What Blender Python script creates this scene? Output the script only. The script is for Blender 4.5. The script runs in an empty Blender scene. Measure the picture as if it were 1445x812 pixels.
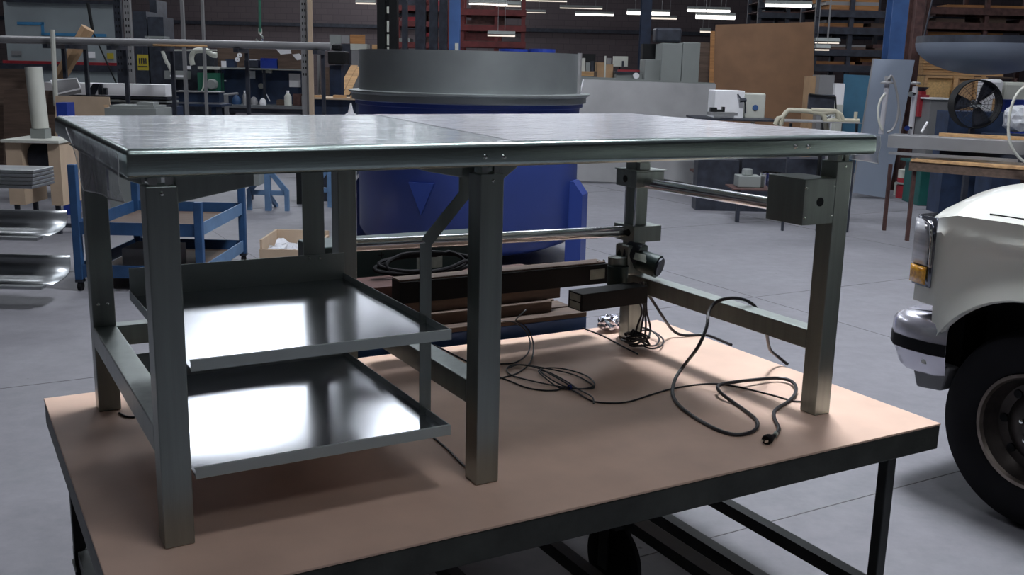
import bpy, bmesh, math, random
from mathutils import Vector, Matrix
random.seed(7)
S = bpy.context.scene
COL = S.collection
PI = math.pi

# ------------------------------------------------------------------ camera
PITCH, YAW, ROLL, FPX = 0.2161, 0.5205, 0.0228, 1422.6
CAM = Vector((-0.3715, -2.1866, 1.799))
ZC = 0.72                                   # top of the wooden cart
cp, sp, cy, sy = math.cos(PITCH), math.sin(PITCH), math.cos(YAW), math.sin(YAW)
FW = Vector((sy * cp, cy * cp, -sp))
R0 = Vector((cy, -sy, 0)); U0 = R0.cross(FW)
RT = math.cos(ROLL) * R0 + math.sin(ROLL) * U0
UP = -math.sin(ROLL) * R0 + math.cos(ROLL) * U0
cam = bpy.data.objects.new('camera', bpy.data.cameras.new('camera'))
COL.objects.link(cam)
m3 = Matrix((RT, UP, -FW)).transposed()
cam.matrix_world = Matrix.Translation(CAM) @ m3.to_4x4()
cam.data.sensor_width = 36; cam.data.lens = FPX / 1445 * 36
cam.data.clip_end = 200
S.camera = cam

# ------------------------------------------------------------------ world, exposure
w = bpy.data.worlds.new('world'); S.world = w; w.use_nodes = True
w.node_tree.nodes['Background'].inputs[0].default_value = (0.55, 0.65, 0.8, 1)
w.node_tree.nodes['Background'].inputs[1].default_value = 0.05
S.view_settings.view_transform = 'Standard'; S.view_settings.look = 'None'
S.view_settings.gamma = 1; S.view_settings.use_curve_mapping = False
S.view_settings.exposure = 0.33
SKY_E = 118.0          # strength of the daylight panels in the roof
CEIL = 7.5

# ------------------------------------------------------------------ frames
RH = Vector((cy, -sy, 0)); FH = Vector((sy, cy, 0))
def ray(px, py): return FW + RT * ((px - 722.5) / FPX) + UP * ((406 - py) / FPX)
def at_z(px, py, z):
    d = ray(px, py); return CAM + d * ((z - CAM.z) / d.z)
def at_y(px, py, y):
    d = ray(px, py); return CAM + d * ((y - CAM.y) / d.y)
def at_x(px, py, x):
    d = ray(px, py); return CAM + d * ((x - CAM.x) / d.x)
def hall(P):                              # world -> hall frame (across, away, height)
    d = P - CAM; return Vector((d.dot(RH), d.dot(FH), P.z))
def H(px, py, v):                         # a far point v metres away, in the hall frame
    d = ray(px, py); return hall(CAM + d * (v / d.dot(FH)))
def HZ(px, py, z): return hall(at_z(px, py, z))
HALL = Matrix.Translation(Vector((CAM.x, CAM.y, 0))) @ Matrix.Rotation(-YAW, 4, 'Z')
def hw(u, v, z): return HALL @ Vector((u, v, z))

# ------------------------------------------------------------------ materials
def mat(name, col, rough=0.5, metal=0.0, var=0.12, scale=6.0, bump=0.0, bscale=60.0, emit=None, es=0, stretch=None, coat=0, alpha=1, spec=None, col2=None):
    m = bpy.data.materials.new(name); m.use_nodes = True
    nt = m.node_tree; b = nt.nodes['Principled BSDF']
    b.inputs['Roughness'].default_value = rough; b.inputs['Metallic'].default_value = metal
    if spec is not None: b.inputs['Specular IOR Level'].default_value = spec
    if coat: b.inputs['Coat Weight'].default_value = coat; b.inputs['Coat Roughness'].default_value = 0.08
    tc = nt.nodes.new('ShaderNodeTexCoord'); mp = nt.nodes.new('ShaderNodeMapping')
    nt.links.new(tc.outputs['Object'], mp.inputs[0])
    if stretch: mp.inputs['Scale'].default_value = stretch
    n = nt.nodes.new('ShaderNodeTexNoise'); n.inputs['Scale'].default_value = scale; n.inputs['Detail'].default_value = 6
    nt.links.new(mp.outputs[0], n.inputs['Vector'])
    r = nt.nodes.new('ShaderNodeValToRGB')
    a = [max(0, c * (1 - var)) for c in col]
    c2 = col2 if col2 else [min(1, c * (1 + var)) for c in col]
    r.color_ramp.elements[0].color = (*a, 1); r.color_ramp.elements[1].color = (*c2, 1)
    r.color_ramp.elements[0].position = 0.3; r.color_ramp.elements[1].position = 0.7
    nt.links.new(n.outputs['Fac'], r.inputs[0]); nt.links.new(r.outputs[0], b.inputs['Base Color'])
    if bump:
        n2 = nt.nodes.new('ShaderNodeTexNoise'); n2.inputs['Scale'].default_value = bscale; n2.inputs['Detail'].default_value = 4
        nt.links.new(mp.outputs[0], n2.inputs['Vector'])
        bp = nt.nodes.new('ShaderNodeBump'); bp.inputs['Strength'].default_value = bump; bp.inputs['Distance'].default_value = 0.01
        nt.links.new(n2.outputs['Fac'], bp.inputs['Height']); nt.links.new(bp.outputs[0], b.inputs['Normal'])
    if emit:
        b.inputs['Emission Color'].default_value = (*emit, 1); b.inputs['Emission Strength'].default_value = es
    if alpha < 1: b.inputs['Alpha'].default_value = alpha
    return m

M = {}
M['steel'] = mat('brushed_steel', (0.31, 0.345, 0.325), 0.36, 1, 0.10, 3, 0.06, 40, stretch=(12, 12, 0.6))
M['steel_shelf'] = mat('shelf_steel', (0.62, 0.64, 0.68), 0.19, 0.95, 0.03, 2, 0.02, 12)
M['steel_top'] = mat('table_top_steel', (0.44, 0.53, 0.50), 0.27, 1, 0.05, 2, 0.03, 30, stretch=(0.6, 8, 8))
M['steel_satin'] = mat('satin_steel', (0.50, 0.56, 0.55), 0.5, 0.35, 0.05)
M['chrome'] = mat('polished_chrome', (0.85, 0.85, 0.86), 0.07, 1, 0.02)
M['bolt'] = mat('bolt_steel', (0.8, 0.85, 0.8), 0.12, 1, 0.02)
M['fibre'] = mat('fibreboard', (0.80, 0.56, 0.43), 0.62, 0, 0.08, 5, 0.05, 200)
M['fibre_edge'] = mat('cart_frame_paint', (0.050, 0.055, 0.048), 0.5, 0.3, 0.3, 10, 0.1, 60)
M['cartleg'] = mat('cart_leg_paint', (0.05, 0.055, 0.055), 0.5, 0.5, 0.2)
M['rubber'] = mat('black_rubber', (0.009, 0.009, 0.011), 0.75, 0, 0.2, spec=0.2)
M['cable'] = mat('cable_jacket', (0.02, 0.02, 0.025), 0.38, 0, 0.2)
M['black'] = mat('black_paint', (0.010, 0.011, 0.012), 0.55, 0, 0.2, spec=0.25)
M['dark'] = mat('dark_steel', (0.035, 0.04, 0.055), 0.5, 0.3, 0.35, 8)
M['darkblue'] = mat('dark_blue_paint', (0.02, 0.035, 0.075), 0.5, 0.1, 0.3)
M['darkgreen'] = mat('dark_green_box', (0.035, 0.06, 0.058), 0.45, 0.2, 0.15)
M['label'] = mat('label_paper', (0.42, 0.46, 0.40), 0.6, 0, 0.15, 40)
M['white'] = mat('white_paper', (0.86, 0.86, 0.88), 0.6, 0, 0.04)
M['offwhite'] = mat('off_white', (0.55, 0.56, 0.50), 0.6, 0, 0.06)
M['tank'] = mat('tank_blue', (0.02, 0.045, 0.22), 0.42, 0, 0.10, 2, 0.02, 10)
M['tank_lt'] = mat('tank_blue_fin', (0.03, 0.06, 0.33), 0.4, 0, 0.08)
M['tank_ss'] = mat('tank_steel', (0.34, 0.37, 0.37), 0.42, 0.75, 0.12, 2, 0.03, 8)
M['blue'] = mat('cart_blue', (0.022, 0.07, 0.17), 0.5, 0, 0.2, 8)
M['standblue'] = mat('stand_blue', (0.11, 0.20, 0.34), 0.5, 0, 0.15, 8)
M['colblue'] = mat('column_blue', (0.04, 0.10, 0.26), 0.55, 0, 0.2, 4)
M['binblue'] = mat('bin_blue', (0.02, 0.05, 0.32), 0.4, 0, 0.1)
M['alu'] = mat('dull_aluminium', (0.42, 0.44, 0.45), 0.38, 0.9, 0.15, 4, 0.04, 20, stretch=(0.5, 5, 5))
M['galv'] = mat('galvanised_sheet', (0.26, 0.26, 0.265), 0.45, 0.3, 0.10, 3)
M['bluegrey'] = mat('blue_grey_sheet', (0.25, 0.29, 0.36), 0.5, 0.2, 0.06, 2)
M['greycab'] = mat('grey_cabinet', (0.24, 0.26, 0.25), 0.6, 0, 0.08, 2)
M['card'] = mat('cardboard', (0.42, 0.27, 0.15), 0.8, 0, 0.15, 4)
M['card_dk'] = mat('brown_hardboard', (0.21, 0.11, 0.055), 0.7, 0, 0.12, 3)
M['card_lt'] = mat('pale_cardboard', (0.50, 0.38, 0.27), 0.8, 0, 0.1, 4)
M['wood'] = mat('sawn_timber', (0.50, 0.30, 0.14), 0.75, 0, 0.25, 5, 0.1, 30, stretch=(0.5, 6, 6))
M['wood_dk'] = mat('dull_timber', (0.10, 0.066, 0.048), 0.75, 0, 0.3, 5, 0.1, 30, stretch=(0.5, 6, 6))
M['wood_or'] = mat('orange_timber', (0.36, 0.17, 0.06), 0.75, 0, 0.3, 5, stretch=(0.5, 6, 6))
M['osb'] = mat('crate_panel', (0.62, 0.40, 0.17), 0.75, 0, 0.2, 30)
M['red'] = mat('rack_red', (0.13, 0.02, 0.02), 0.6, 0, 0.3, 6)
M['redbr'] = mat('bright_red', (0.28, 0.02, 0.03), 0.5, 0, 0.2, 6)
M['rust'] = mat('rusty_steel', (0.09, 0.045, 0.04), 0.7, 0.2, 0.4, 10)
M['yellow'] = mat('sign_yellow', (0.45, 0.36, 0.03), 0.6, 0, 0.1)
M['green'] = mat('machine_green', (0.02, 0.13, 0.08), 0.5, 0, 0.15)
M['teal'] = mat('bin_teal', (0.01, 0.09, 0.08), 0.5, 0, 0.15)
M['tealboard'] = mat('teal_board', (0.02, 0.10, 0.17), 0.6, 0, 0.12)
M['cream'] = mat('cream_tube', (0.40, 0.38, 0.29), 0.5, 0, 0.1)
M['wallgrey'] = mat('partition_grey', (0.27, 0.31, 0.32), 0.7, 0, 0.10, 1.5)
M['tape'] = mat('blue_tape', (0.05, 0.22, 0.42), 0.6, 0, 0.1)
M['truck'] = mat('truck_white', (0.80, 0.81, 0.74), 0.28, 0, 0.02, 2, coat=0.6)
M['trim'] = mat('truck_trim', (0.25, 0.26, 0.25), 0.35, 0.3, 0.1)
M['bumper'] = mat('chrome_bumper', (0.66, 0.65, 0.72), 0.26, 0.75, 0.06, 4)
M['bumpgrey'] = mat('bumper_grey_plastic', (0.22, 0.22, 0.23), 0.5, 0, 0.1)
M['lens'] = mat('headlamp_lens', (0.50, 0.51, 0.54), 0.15, 0.0, 0.2, 3, coat=1, stretch=(1, 1, 14))
M['amber'] = mat('amber_lens', (0.95, 0.36, 0.02), 0.2, 0, 0.45, 70, coat=1)
M['rim'] = mat('dull_rim', (0.07, 0.06, 0.055), 0.4, 0.7, 0.3, 12)
M['rimedge'] = mat('rim_edge', (0.26, 0.22, 0.19), 0.35, 0.9, 0.3, 12)
M['bezel'] = mat('dark_chrome_bezel', (0.18, 0.19, 0.22), 0.15, 0.9, 0.1)
M['satinbright'] = mat('bright_tube', (0.62, 0.62, 0.66), 0.3, 0.5, 0.05)
M['chrome_tube'] = mat('chrome_tube_metal', (0.85, 0.85, 0.87), 0.2, 1, 0.03)
M['tube_bright'] = mat('bright_lit_tube', (0.9, 0.9, 0.9), 0.5, emit=(1, 0.97, 0.95), es=8)
M['glass'] = mat('dark_glass', (0.02, 0.025, 0.03), 0.05, 0, 0.1)
M['tube_on'] = mat('lit_tube', (0.9, 0.9, 0.9), 0.5, emit=(1, 0.95, 0.88), es=2.6)
M['tube_dim'] = mat('old_lit_tube', (0.6, 0.6, 0.6), 0.5, emit=(1, 0.88, 0.75), es=0.75)
M['daylight'] = mat('rooflight_panel', (0.9, 0.9, 0.9), 0.5, emit=(0.90, 0.93, 1.0), es=SKY_E)
M['daylight_added'] = mat('added_rooflight_panel', (0.9, 0.9, 0.9), 0.5, emit=(0.9, 0.93, 1.0), es=11)  # for added rooflights that brighten the white beam and the right crates
M['daylight_near'] = mat('near_rooflight_panel', (0.9, 0.9, 0.9), 0.5, emit=(0.92, 0.93, 1.0), es=12)
M['daylight_far'] = mat('far_rooflight_panel', (0.9, 0.9, 0.9), 0.5, emit=(0.88, 0.93, 1.0), es=7)
M['glare'] = mat('door_daylight', (0.9, 0.9, 0.9), 0.5, emit=(0.9, 0.93, 1.0), es=1.1)
M['ceil'] = mat('roof_deck', (0.32, 0.31, 0.34), 0.8, 0, 0.2)
M['foil'] = mat('foil', (0.75, 0.75, 0.85), 0.15, 1, 0.2, 20, 0.8, 30)
M['bagplastic'] = mat('clear_bag', (0.6, 0.62, 0.66), 0.2, 0, 0.15, 12, 0.7, 14)
M['fan'] = mat('fan_guard', (0.03, 0.03, 0.035), 0.4, 0.6, 0.2)

def wall_mat():                            # dull block wall: colour and joints, far away
    m = mat('block_wall', (0.075, 0.055, 0.060), 0.85, 0, 0.2, 1.2)
    nt = m.node_tree; b = nt.nodes['Principled BSDF']
    br = nt.nodes.new('ShaderNodeTexBrick'); br.inputs['Scale'].default_value = 1.0
    br.inputs['Brick Width'].default_value = 0.4; br.inputs['Row Height'].default_value = 0.2; br.inputs['Mortar Size'].default_value = 0.01
    br.inputs['Color1'].default_value = (0.125, 0.10, 0.105, 1); br.inputs['Color2'].default_value = (0.11, 0.088, 0.094, 1)
    br.inputs['Mortar'].default_value = (0.085, 0.07, 0.075, 1)
    tc = nt.nodes.new('ShaderNodeTexCoord'); mp = nt.nodes.new('ShaderNodeMapping'); mp.inputs['Rotation'].default_value = (PI / 2, 0, 0)
    nt.links.new(tc.outputs['Object'], mp.inputs[0]); nt.links.new(mp.outputs[0], br.inputs['Vector']); nt.links.new(br.outputs['Color'], b.inputs['Base Color'])
    return m
M['block'] = wall_mat()
def floor_mat():
    m = mat('concrete_floor', (0.212, 0.212, 0.234), 0.62, 0, 0.10, 0.9, 0.08, 25)
    nt = m.node_tree; b = nt.nodes['Principled BSDF']
    ramp = [n for n in nt.nodes if n.type == 'VALTORGB'][0]
    tc = [n for n in nt.nodes if n.type == 'TEX_COORD'][0]
    n = nt.nodes.new('ShaderNodeTexNoise'); n.inputs['Scale'].default_value = 7; n.inputs['Detail'].default_value = 8; n.inputs['Roughness'].default_value = 0.7
    nt.links.new(tc.outputs['Object'], n.inputs['Vector'])
    r2 = nt.nodes.new('ShaderNodeValToRGB'); r2.color_ramp.elements[0].position = 0.35; r2.color_ramp.elements[1].position = 0.65
    r2.color_ramp.elements[0].color = (0.86, 0.86, 0.86, 1); r2.color_ramp.elements[1].color = (1.05, 1.04, 1.04, 1)
    nt.links.new(n.outputs['Fac'], r2.inputs[0])
    mx = nt.nodes.new('ShaderNodeMixRGB'); mx.blend_type = 'MULTIPLY'; mx.inputs[0].default_value = 1
    nt.links.new(ramp.outputs[0], mx.inputs[1]); nt.links.new(r2.outputs[0], mx.inputs[2])
    v = nt.nodes.new('ShaderNodeTexVoronoi'); v.inputs['Scale'].default_value = 2.6           # small dark specks
    nt.links.new(tc.outputs['Object'], v.inputs['Vector'])
    r3 = nt.nodes.new('ShaderNodeValToRGB'); r3.color_ramp.elements[0].position = 0.012; r3.color_ramp.elements[1].position = 0.03
    r3.color_ramp.elements[0].color = (0.35, 0.33, 0.33, 1); r3.color_ramp.elements[1].color = (1, 1, 1, 1)
    nt.links.new(v.outputs['Distance'], r3.inputs[0])
    m2 = nt.nodes.new('ShaderNodeMixRGB'); m2.blend_type = 'MULTIPLY'; m2.inputs[0].default_value = 1
    nt.links.new(mx.outputs[0], m2.inputs[1]); nt.links.new(r3.outputs[0], m2.inputs[2])
    nt.links.new(m2.outputs[0], b.inputs['Base Color'])
    return m
M['floor'] = floor_mat()
def film_mat(name, gl, bs, strength, rough=0.10, stretch=(1, 1, 1)):
    m = bpy.data.materials.new(name); m.use_nodes = True; nt = m.node_tree; nt.nodes.clear()
    o = nt.nodes.new('ShaderNodeOutputMaterial'); mx = nt.nodes.new('ShaderNodeMixShader'); t = nt.nodes.new('ShaderNodeBsdfTransparent')
    g = nt.nodes.new('ShaderNodeBsdfPrincipled'); g.inputs['Base Color'].default_value = (0.72, 0.72, 0.78, 1); g.inputs['Roughness'].default_value = rough
    mx.inputs[0].default_value = gl
    nt.links.new(t.outputs[0], mx.inputs[1]); nt.links.new(g.outputs[0], mx.inputs[2]); nt.links.new(mx.outputs[0], o.inputs[0])
    tc = nt.nodes.new('ShaderNodeTexCoord'); n = nt.nodes.new('ShaderNodeTexNoise'); n.inputs['Scale'].default_value = bs; n.inputs['Detail'].default_value = 3; n.inputs['Distortion'].default_value = 0.6
    bp = nt.nodes.new('ShaderNodeBump'); bp.inputs['Strength'].default_value = strength; bp.inputs['Distance'].default_value = 0.01
    mp = nt.nodes.new('ShaderNodeMapping'); mp.inputs['Scale'].default_value = stretch; mp.inputs['Rotation'].default_value = (0, 0, 0.12)
    nt.links.new(tc.outputs['Object'], mp.inputs[0]); nt.links.new(mp.outputs[0], n.inputs['Vector']); nt.links.new(n.outputs['Fac'], bp.inputs['Height']); nt.links.new(bp.outputs[0], g.inputs['Normal'])
    return m
M['film'] = film_mat('plastic_film', 0.50, 3, 0.5, stretch=(1.2, 9, 1))
M['film2'] = film_mat('plastic_film_double', 0.78, 5, 0.6, stretch=(2, 9, 1))
M['film_glint'] = mat('film_glint', (0.6, 0.62, 0.62), 0.2)  # whitish colour imitating the highlight along the film flap edges
M['flap'] = film_mat('plastic_film_flap', 0.45, 12, 0.6)

# ------------------------------------------------------------------ mesh builder
class MB:
    def __init__(s): s.v = []; s.f = []
    def add(s, vs, fs):
        o = len(s.v); s.v += [Vector(p) for p in vs]; s.f += [tuple(i + o for i in f) for f in fs]; return s
    def box(s, a, b, rot=None, piv=None):
        x0, x1 = sorted((a[0], b[0])); y0, y1 = sorted((a[1], b[1])); z0, z1 = sorted((a[2], b[2]))
        vs = [Vector(p) for p in ((x0,y0,z0),(x1,y0,z0),(x1,y1,z0),(x0,y1,z0),(x0,y0,z1),(x1,y0,z1),(x1,y1,z1),(x0,y1,z1))]
        if rot is not None:
            c = Vector(piv) if piv is not None else Vector(((x0+x1)/2,(y0+y1)/2,(z0+z1)/2))
            vs = [c + rot @ (p - c) for p in vs]
        return s.add(vs, [(0,3,2,1),(4,5,6,7),(0,1,5,4),(1,2,6,5),(2,3,7,6),(3,0,4,7)])
    def prism(s, poly, d):                 # closed polygon of 3D points pushed along d
        d = Vector(d); n = len(poly); P = [Vector(p) for p in poly]
        return s.add(P + [p + d for p in P], [tuple(range(n - 1, -1, -1)), tuple(range(n, 2 * n))] + [(i, (i + 1) % n, n + (i + 1) % n, n + i) for i in range(n)])
    def tube(s, pts, r, n=10, cap=True, radii=None):
        pts = [Vector(p) for p in pts]; rings = []
        t0 = (pts[1] - pts[0]).normalized(); ref = Vector((0, 0, 1)) if abs(t0.z) < 0.9 else Vector((1, 0, 0))
        nx = t0.cross(ref).normalized()
        for i, p in enumerate(pts):
            t = (pts[min(i + 1, len(pts) - 1)] - pts[max(i - 1, 0)]).normalized()
            nx = (nx - t * nx.dot(t)).normalized(); ny = t.cross(nx)
            rr = radii[i] if radii else r
            rings.append([p + (nx * math.cos(2 * PI * k / n) + ny * math.sin(2 * PI * k / n)) * rr for k in range(n)])
        vs = [q for rg in rings for q in rg]; fs = []
        for i in range(len(pts) - 1):
            for k in range(n): fs.append((i*n+k, i*n+(k+1)%n, (i+1)*n+(k+1)%n, (i+1)*n+k))
        if cap: fs += [tuple(range(n - 1, -1, -1)), tuple(range((len(pts) - 1) * n, len(pts) * n))]
        return s.add(vs, fs)
    def lathe(s, prof, c, axis='z', n=32, a0=0, a1=2 * PI):   # prof = [(radius, height)]
        c = Vector(c); vs = []; full = abs(a1 - a0 - 2 * PI) < 1e-6; m = n if full else n + 1
        for r, h in prof:
            for k in range(m):
                a = a0 + (a1 - a0) * k / n; x, y = r * math.cos(a), r * math.sin(a)
                vs.append(c + (Vector((x, y, h)) if axis == 'z' else Vector((h, x, y)) if axis == 'x' else Vector((x, h, y))))
        fs = []
        for i in range(len(prof) - 1):
            for k in range(n if full else n): fs.append((i*m+k, i*m+(k+1)%m, (i+1)*m+(k+1)%m, (i+1)*m+k))
        return s.add(vs, fs)
    def grid(s, rows):
        n = len(rows[0]); vs = [p for r in rows for p in r]
        return s.add(vs, [(i*n+k, i*n+k+1, (i+1)*n+k+1, (i+1)*n+k) for i in range(len(rows) - 1) for k in range(n - 1)])
    def tf(s, m): s.v = [m @ p for p in s.v]; return s

def smooth_pts(pts, k=6):                  # Catmull-Rom
    P = [Vector(p) for p in pts]; P = [P[0] * 2 - P[1]] + P + [P[-1] * 2 - P[-2]]; out = []
    for i in range(1, len(P) - 2):
        for j in range(k):
            t = j / k; a, b, c, d = P[i-1], P[i], P[i+1], P[i+2]
            out.append(0.5 * ((2*b) + (c-a)*t + (2*a-5*b+4*c-d)*t*t + (3*b-a-3*c+d)*t**3))
    out.append(P[-2]); return out

def mesh_obj(name, mb, m, base, smooth=False, bevel=0, solid=0):
    me = bpy.data.meshes.new(name)
    me.from_pydata([tuple(p - base) for p in mb.v], [], mb.f)
    bm = bmesh.new(); bm.from_mesh(me); bmesh.ops.recalc_face_normals(bm, faces=bm.faces); bm.to_mesh(me); bm.free()
    me.materials.append(M[m] if isinstance(m, str) else m)
    if smooth:
        for p in me.polygons: p.use_smooth = True
    o = bpy.data.objects.new(name, me); COL.objects.link(o)
    if solid: md = o.modifiers.new('thick', 'SOLIDIFY'); md.thickness = solid; md.offset = 0
    if bevel: md = o.modifiers.new('bevel', 'BEVEL'); md.width = bevel; md.segments = 2; md.limit_method = 'ANGLE'
    if smooth:
        try: me.set_sharp_from_angle(angle=math.radians(40))
        except Exception: pass
    return o

class T:                                   # a thing: Empty at its base; frame 'w' world, 'h' hall
    def __init__(s, name, label, cat, base, frame='w', group=None):
        s.base = Vector(base); s.frame = frame
        o = bpy.data.objects.new(name, None); COL.objects.link(o); o.empty_display_size = 0.1
        if frame == 'h': o.location = HALL @ s.base; o.rotation_euler = (0, 0, -YAW)
        else: o.location = s.base
        o['label'] = label; o['category'] = cat
        if group: o['group'] = group
        s.o = o
    def part(s, name, mb, m, parent=None, label=None, kind=None, **k):
        o = mesh_obj(name, mb, m, s.base, **k); o.parent = parent if parent else s.o
        if label: o['label'] = label
        if kind: o['kind'] = kind
        return o

def solo(name, label, cat, mb, m, frame='w', group=None, **k):
    xs = [p.x for p in mb.v]; ys = [p.y for p in mb.v]; zs = [p.z for p in mb.v]
    base = Vector(((min(xs)+max(xs))/2, (min(ys)+max(ys))/2, min(zs)))
    o = mesh_obj(name, mb, m, base, **k)
    if frame == 'h': o.location = HALL @ base; o.rotation_euler = (0, 0, -YAW)
    else: o.location = base
    o['label'] = label; o['category'] = cat
    if group: o['group'] = group
    return o

def struct(name, mb, m, frame='h', **k):
    base = Vector((0, 0, 0)); o = mesh_obj(name, mb, m, base, **k)
    if frame == 'h': o.matrix_world = HALL
    o['kind'] = 'structure'; return o
def spart(name, mb, m, parent, **k):
    o = mesh_obj(name, mb, m, Vector((0, 0, 0)), **k); o.parent = parent; return o

# ================================================================== SETTING
U_L, U_R, V_B, V_F = -24, 30, -10, 36
fl = struct('floor', MB().box((U_L, V_B, -0.12), (U_R, V_F, 0)), 'floor')
struct('wall_far', MB().box((U_L, V_F, 0), (U_R, V_F + 0.3, CEIL)), 'block')
struct('wall_back', MB().box((U_L, V_B - 0.3, 0), (U_R, V_B, CEIL)), 'block')
struct('wall_left', MB().box((U_L - 0.3, V_B, 0), (U_L, V_F, CEIL)), 'block')
struct('wall_right', MB().box((U_R, V_B, 0), (U_R + 0.3, V_F, CEIL)), 'block')
struct('trim_1', MB().box((U_L, V_F - 0.12, 2.98), (U_R, V_F - 0.005, 3.10)), 'dark')
struct('ceiling', MB().box((U_L, V_B, CEIL), (U_R, V_F, CEIL + 0.2)), 'ceil')

M['glow_pane'] = mat('window_daylight', (0.8, 0.85, 0.9), 0.3, emit=(0.85, 0.9, 1.0), es=2.6)  # unseen high windows, added so table top and shelves reflect brightness
for k, (u0, u1) in enumerate(((-17, -13.5), (-11.5, -8), (-6, -2.5), (-0.5, 3), (5, 8.5), (11, 14.5), (17, 20.5))):
    wf = MB().box((u0 - .1, V_F - .14, 4.9), (u1 + .1, V_F - .001, 5.0)).box((u0 - .1, V_F - .14, 6.9), (u1 + .1, V_F - .001, 7.0)).box((u0 - .1, V_F - .14, 5.001), (u0, V_F - .001, 6.899)).box((u1, V_F - .14, 5.001), (u1 + .1, V_F - .001, 6.899))
    wo = struct('window_%d' % (k + 1), wf, 'dark')
    for j in range(3):
        a_ = u0 + (u1 - u0) * j / 3; spart('pane', MB().box((a_ + .02, V_F - .06, 5.001), (a_ + (u1 - u0) / 3 - .02, V_F - .04, 6.899)), 'glow_pane', wo)

def rooflight(u, v, wu, wv, m='daylight', rot=0, lbl=''):
    c = hw(u, v, CEIL - 0.02)
    Rz = Matrix.Rotation(rot, 3, 'Z')
    t = T('rooflight', lbl, 'rooflight', c, group='rooflights in the roof deck')
    a = MB().box((-wu/2, -wv/2, -0.01), (wu/2, wv/2, 0.0), Rz, (0, 0, 0)).tf(Matrix.Translation(c))
    t.part('panel', a, m)
    f = MB()
    for q in (((-wu/2-.06, -wv/2-.06), (wu/2+.06, -wv/2)), ((-wu/2-.06, wv/2), (wu/2+.06, wv/2+.06)), ((-wu/2-.06, -wv/2), (-wu/2, wv/2)), ((wu/2, -wv/2), (wu/2+.06, wv/2))):
        f.box((*q[0], -0.05), (*q[1], 0.01), Rz, (0, 0, 0))
    t.part('frame', f.tf(Matrix.Translation(c)), 'dark')
RL = [   # across, away, width, length
    (1.6, 6.2, 1.4, 1.1, 'daylight'), (0.98, 1.24, 1.2, 1.0, 'daylight_near'),
    (-5.9, 21.5, 2.4, 8.0, 'daylight_far'), (1.0, 11.5, 2.4, 2.2, 'daylight_far'), (-2.1, 19.0, 1.0, 4.0, 'daylight_far'),
    (-4.0, 33.3, 3.0, 2.4, 'daylight_far'), (4.5, 16.0, 3.0, 2.0, 'daylight_far'), (-7.5, 13.0, 2.0, 1.6, 'daylight_added'), (9.8, 12.5, 2.4, 2.0, 'daylight_added'), (3.5, -2.5, 2.0, 1.2, 'daylight_far')]  # the one at the back wall is added for shelf reflections
RLAB = ['rooflight above the steel table and truck', 'small rooflight just in front of the cart', 'long rooflight over the left workbenches', 'rooflight above the aisle right of the tank', 'narrow rooflight between long one and tank',
        'added far rooflight for shelf reflections', 'rooflight above the brown hardboard panel', 'added rooflight brightening the far left aisle', 'added rooflight brightening the far right bench', 'rooflight behind the photographer']
for (u, v, a, b, m), l in zip(RL, RLAB): rooflight(u, v, a, b, m, -YAW, l)

# sawn joints in the slab: thin sunken-looking filler strips, part of the floor
jm = mat('joint_filler', (0.13, 0.125, 0.13), 0.8)
def joint(p, q, wd=0.004):
    a, b = Vector((*p, 0)), Vector((*q, 0)); d = (b - a).normalized(); n = Vector((-d.y, d.x, 0)) * wd / 2
    mb = MB().prism([a - n + Vector((0,0,-.002)), b - n + Vector((0,0,-.002)), b + n + Vector((0,0,-.002)), a + n + Vector((0,0,-.002))], (0, 0, 0.0035))
    mb.tf(HALL.inverted()); spart('joint', mb, jm, fl)
jx = at_z(1020, 773, 0).x
for k in range(-4, 7): joint((jx + 3.2 * k, -8), (jx + 3.2 * k, 26))
for k in range(-3, 8): joint((-10, 0.6 + 3.2 * k), (22, 0.6 + 3.2 * k))

# ================================================================== WOODEN CART
CX0, CX1, CY0, CY1 = -0.137, 2.335, -0.228, 1.24
c = T('work_cart', 'large wheeled cart with tan fibreboard top and dark steel frame under the steel table', 'cart', (1.1, 0.5, 0))
c.part('board_top', MB().box((CX0, CY0, ZC - 0.007), (CX1, CY1, ZC)), 'fibre', bevel=0.0015)
rail = MB()
rail.box((CX0+.001, CY0+.001, ZC-.086), (CX1-.001, CY0+.044, ZC-.0075)); rail.box((CX0+.001, CY1-.044, ZC-.086), (CX1-.001, CY1-.001, ZC-.0075))
rail.box((CX0+.001, CY0+.044, ZC-.086), (CX0+.044, CY1-.044, ZC-.0075)); rail.box((CX1-.044, CY0+.044, ZC-.086), (CX1-.001, CY1-.044, ZC-.0075))
c.part('top_frame', rail, 'fibre_edge', bevel=0.004)
for x in (CX0 + 0.05, 2.118):
    for y in (CY0 + 0.01, CY1 - 0.06):
        c.part('leg', MB().box((x, y, 0.20), (x + 0.038, y + 0.038, ZC - 0.087)), 'cartleg', bevel=0.004)
lr = MB()
lr.box((CX0+.05, CY0+.012, .15), (2.17, CY0+.055, .198)); lr.box((CX0+.05, CY1-.058, .15), (2.17, CY1-.012, .198))
c.part('lower_rail', lr, 'cartleg')
for x in (CX0 + .06, 0.95, 1.35, 1.83, 2.118):
    c.part('cross_rail', MB().box((x, CY0+.056, .151), (x+.045, CY1-.059, .197)), 'cartleg')
def caster(x, y):
    a = c.part('caster', MB().box((x-.045, y-.05, .138), (x+.045, y+.05, .149)).box((x-.04, y-.03, .05), (x-.032, y+.03, .14)).box((x+.032, y-.03, .05), (x+.04, y+.03, .14)), 'cartleg')
    c.part('wheel', MB().lathe([(0.0, -.028), (.055, -.028), (.066, -.018), (.066, .018), (.055, .028), (0, .028)], (x, y, .066), 'x', 24), 'rubber', parent=a, smooth=True)
for x in (CX0+.09, 2.14):
    for y in (CY0+.06, CY1-.06): caster(x, y)
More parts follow.
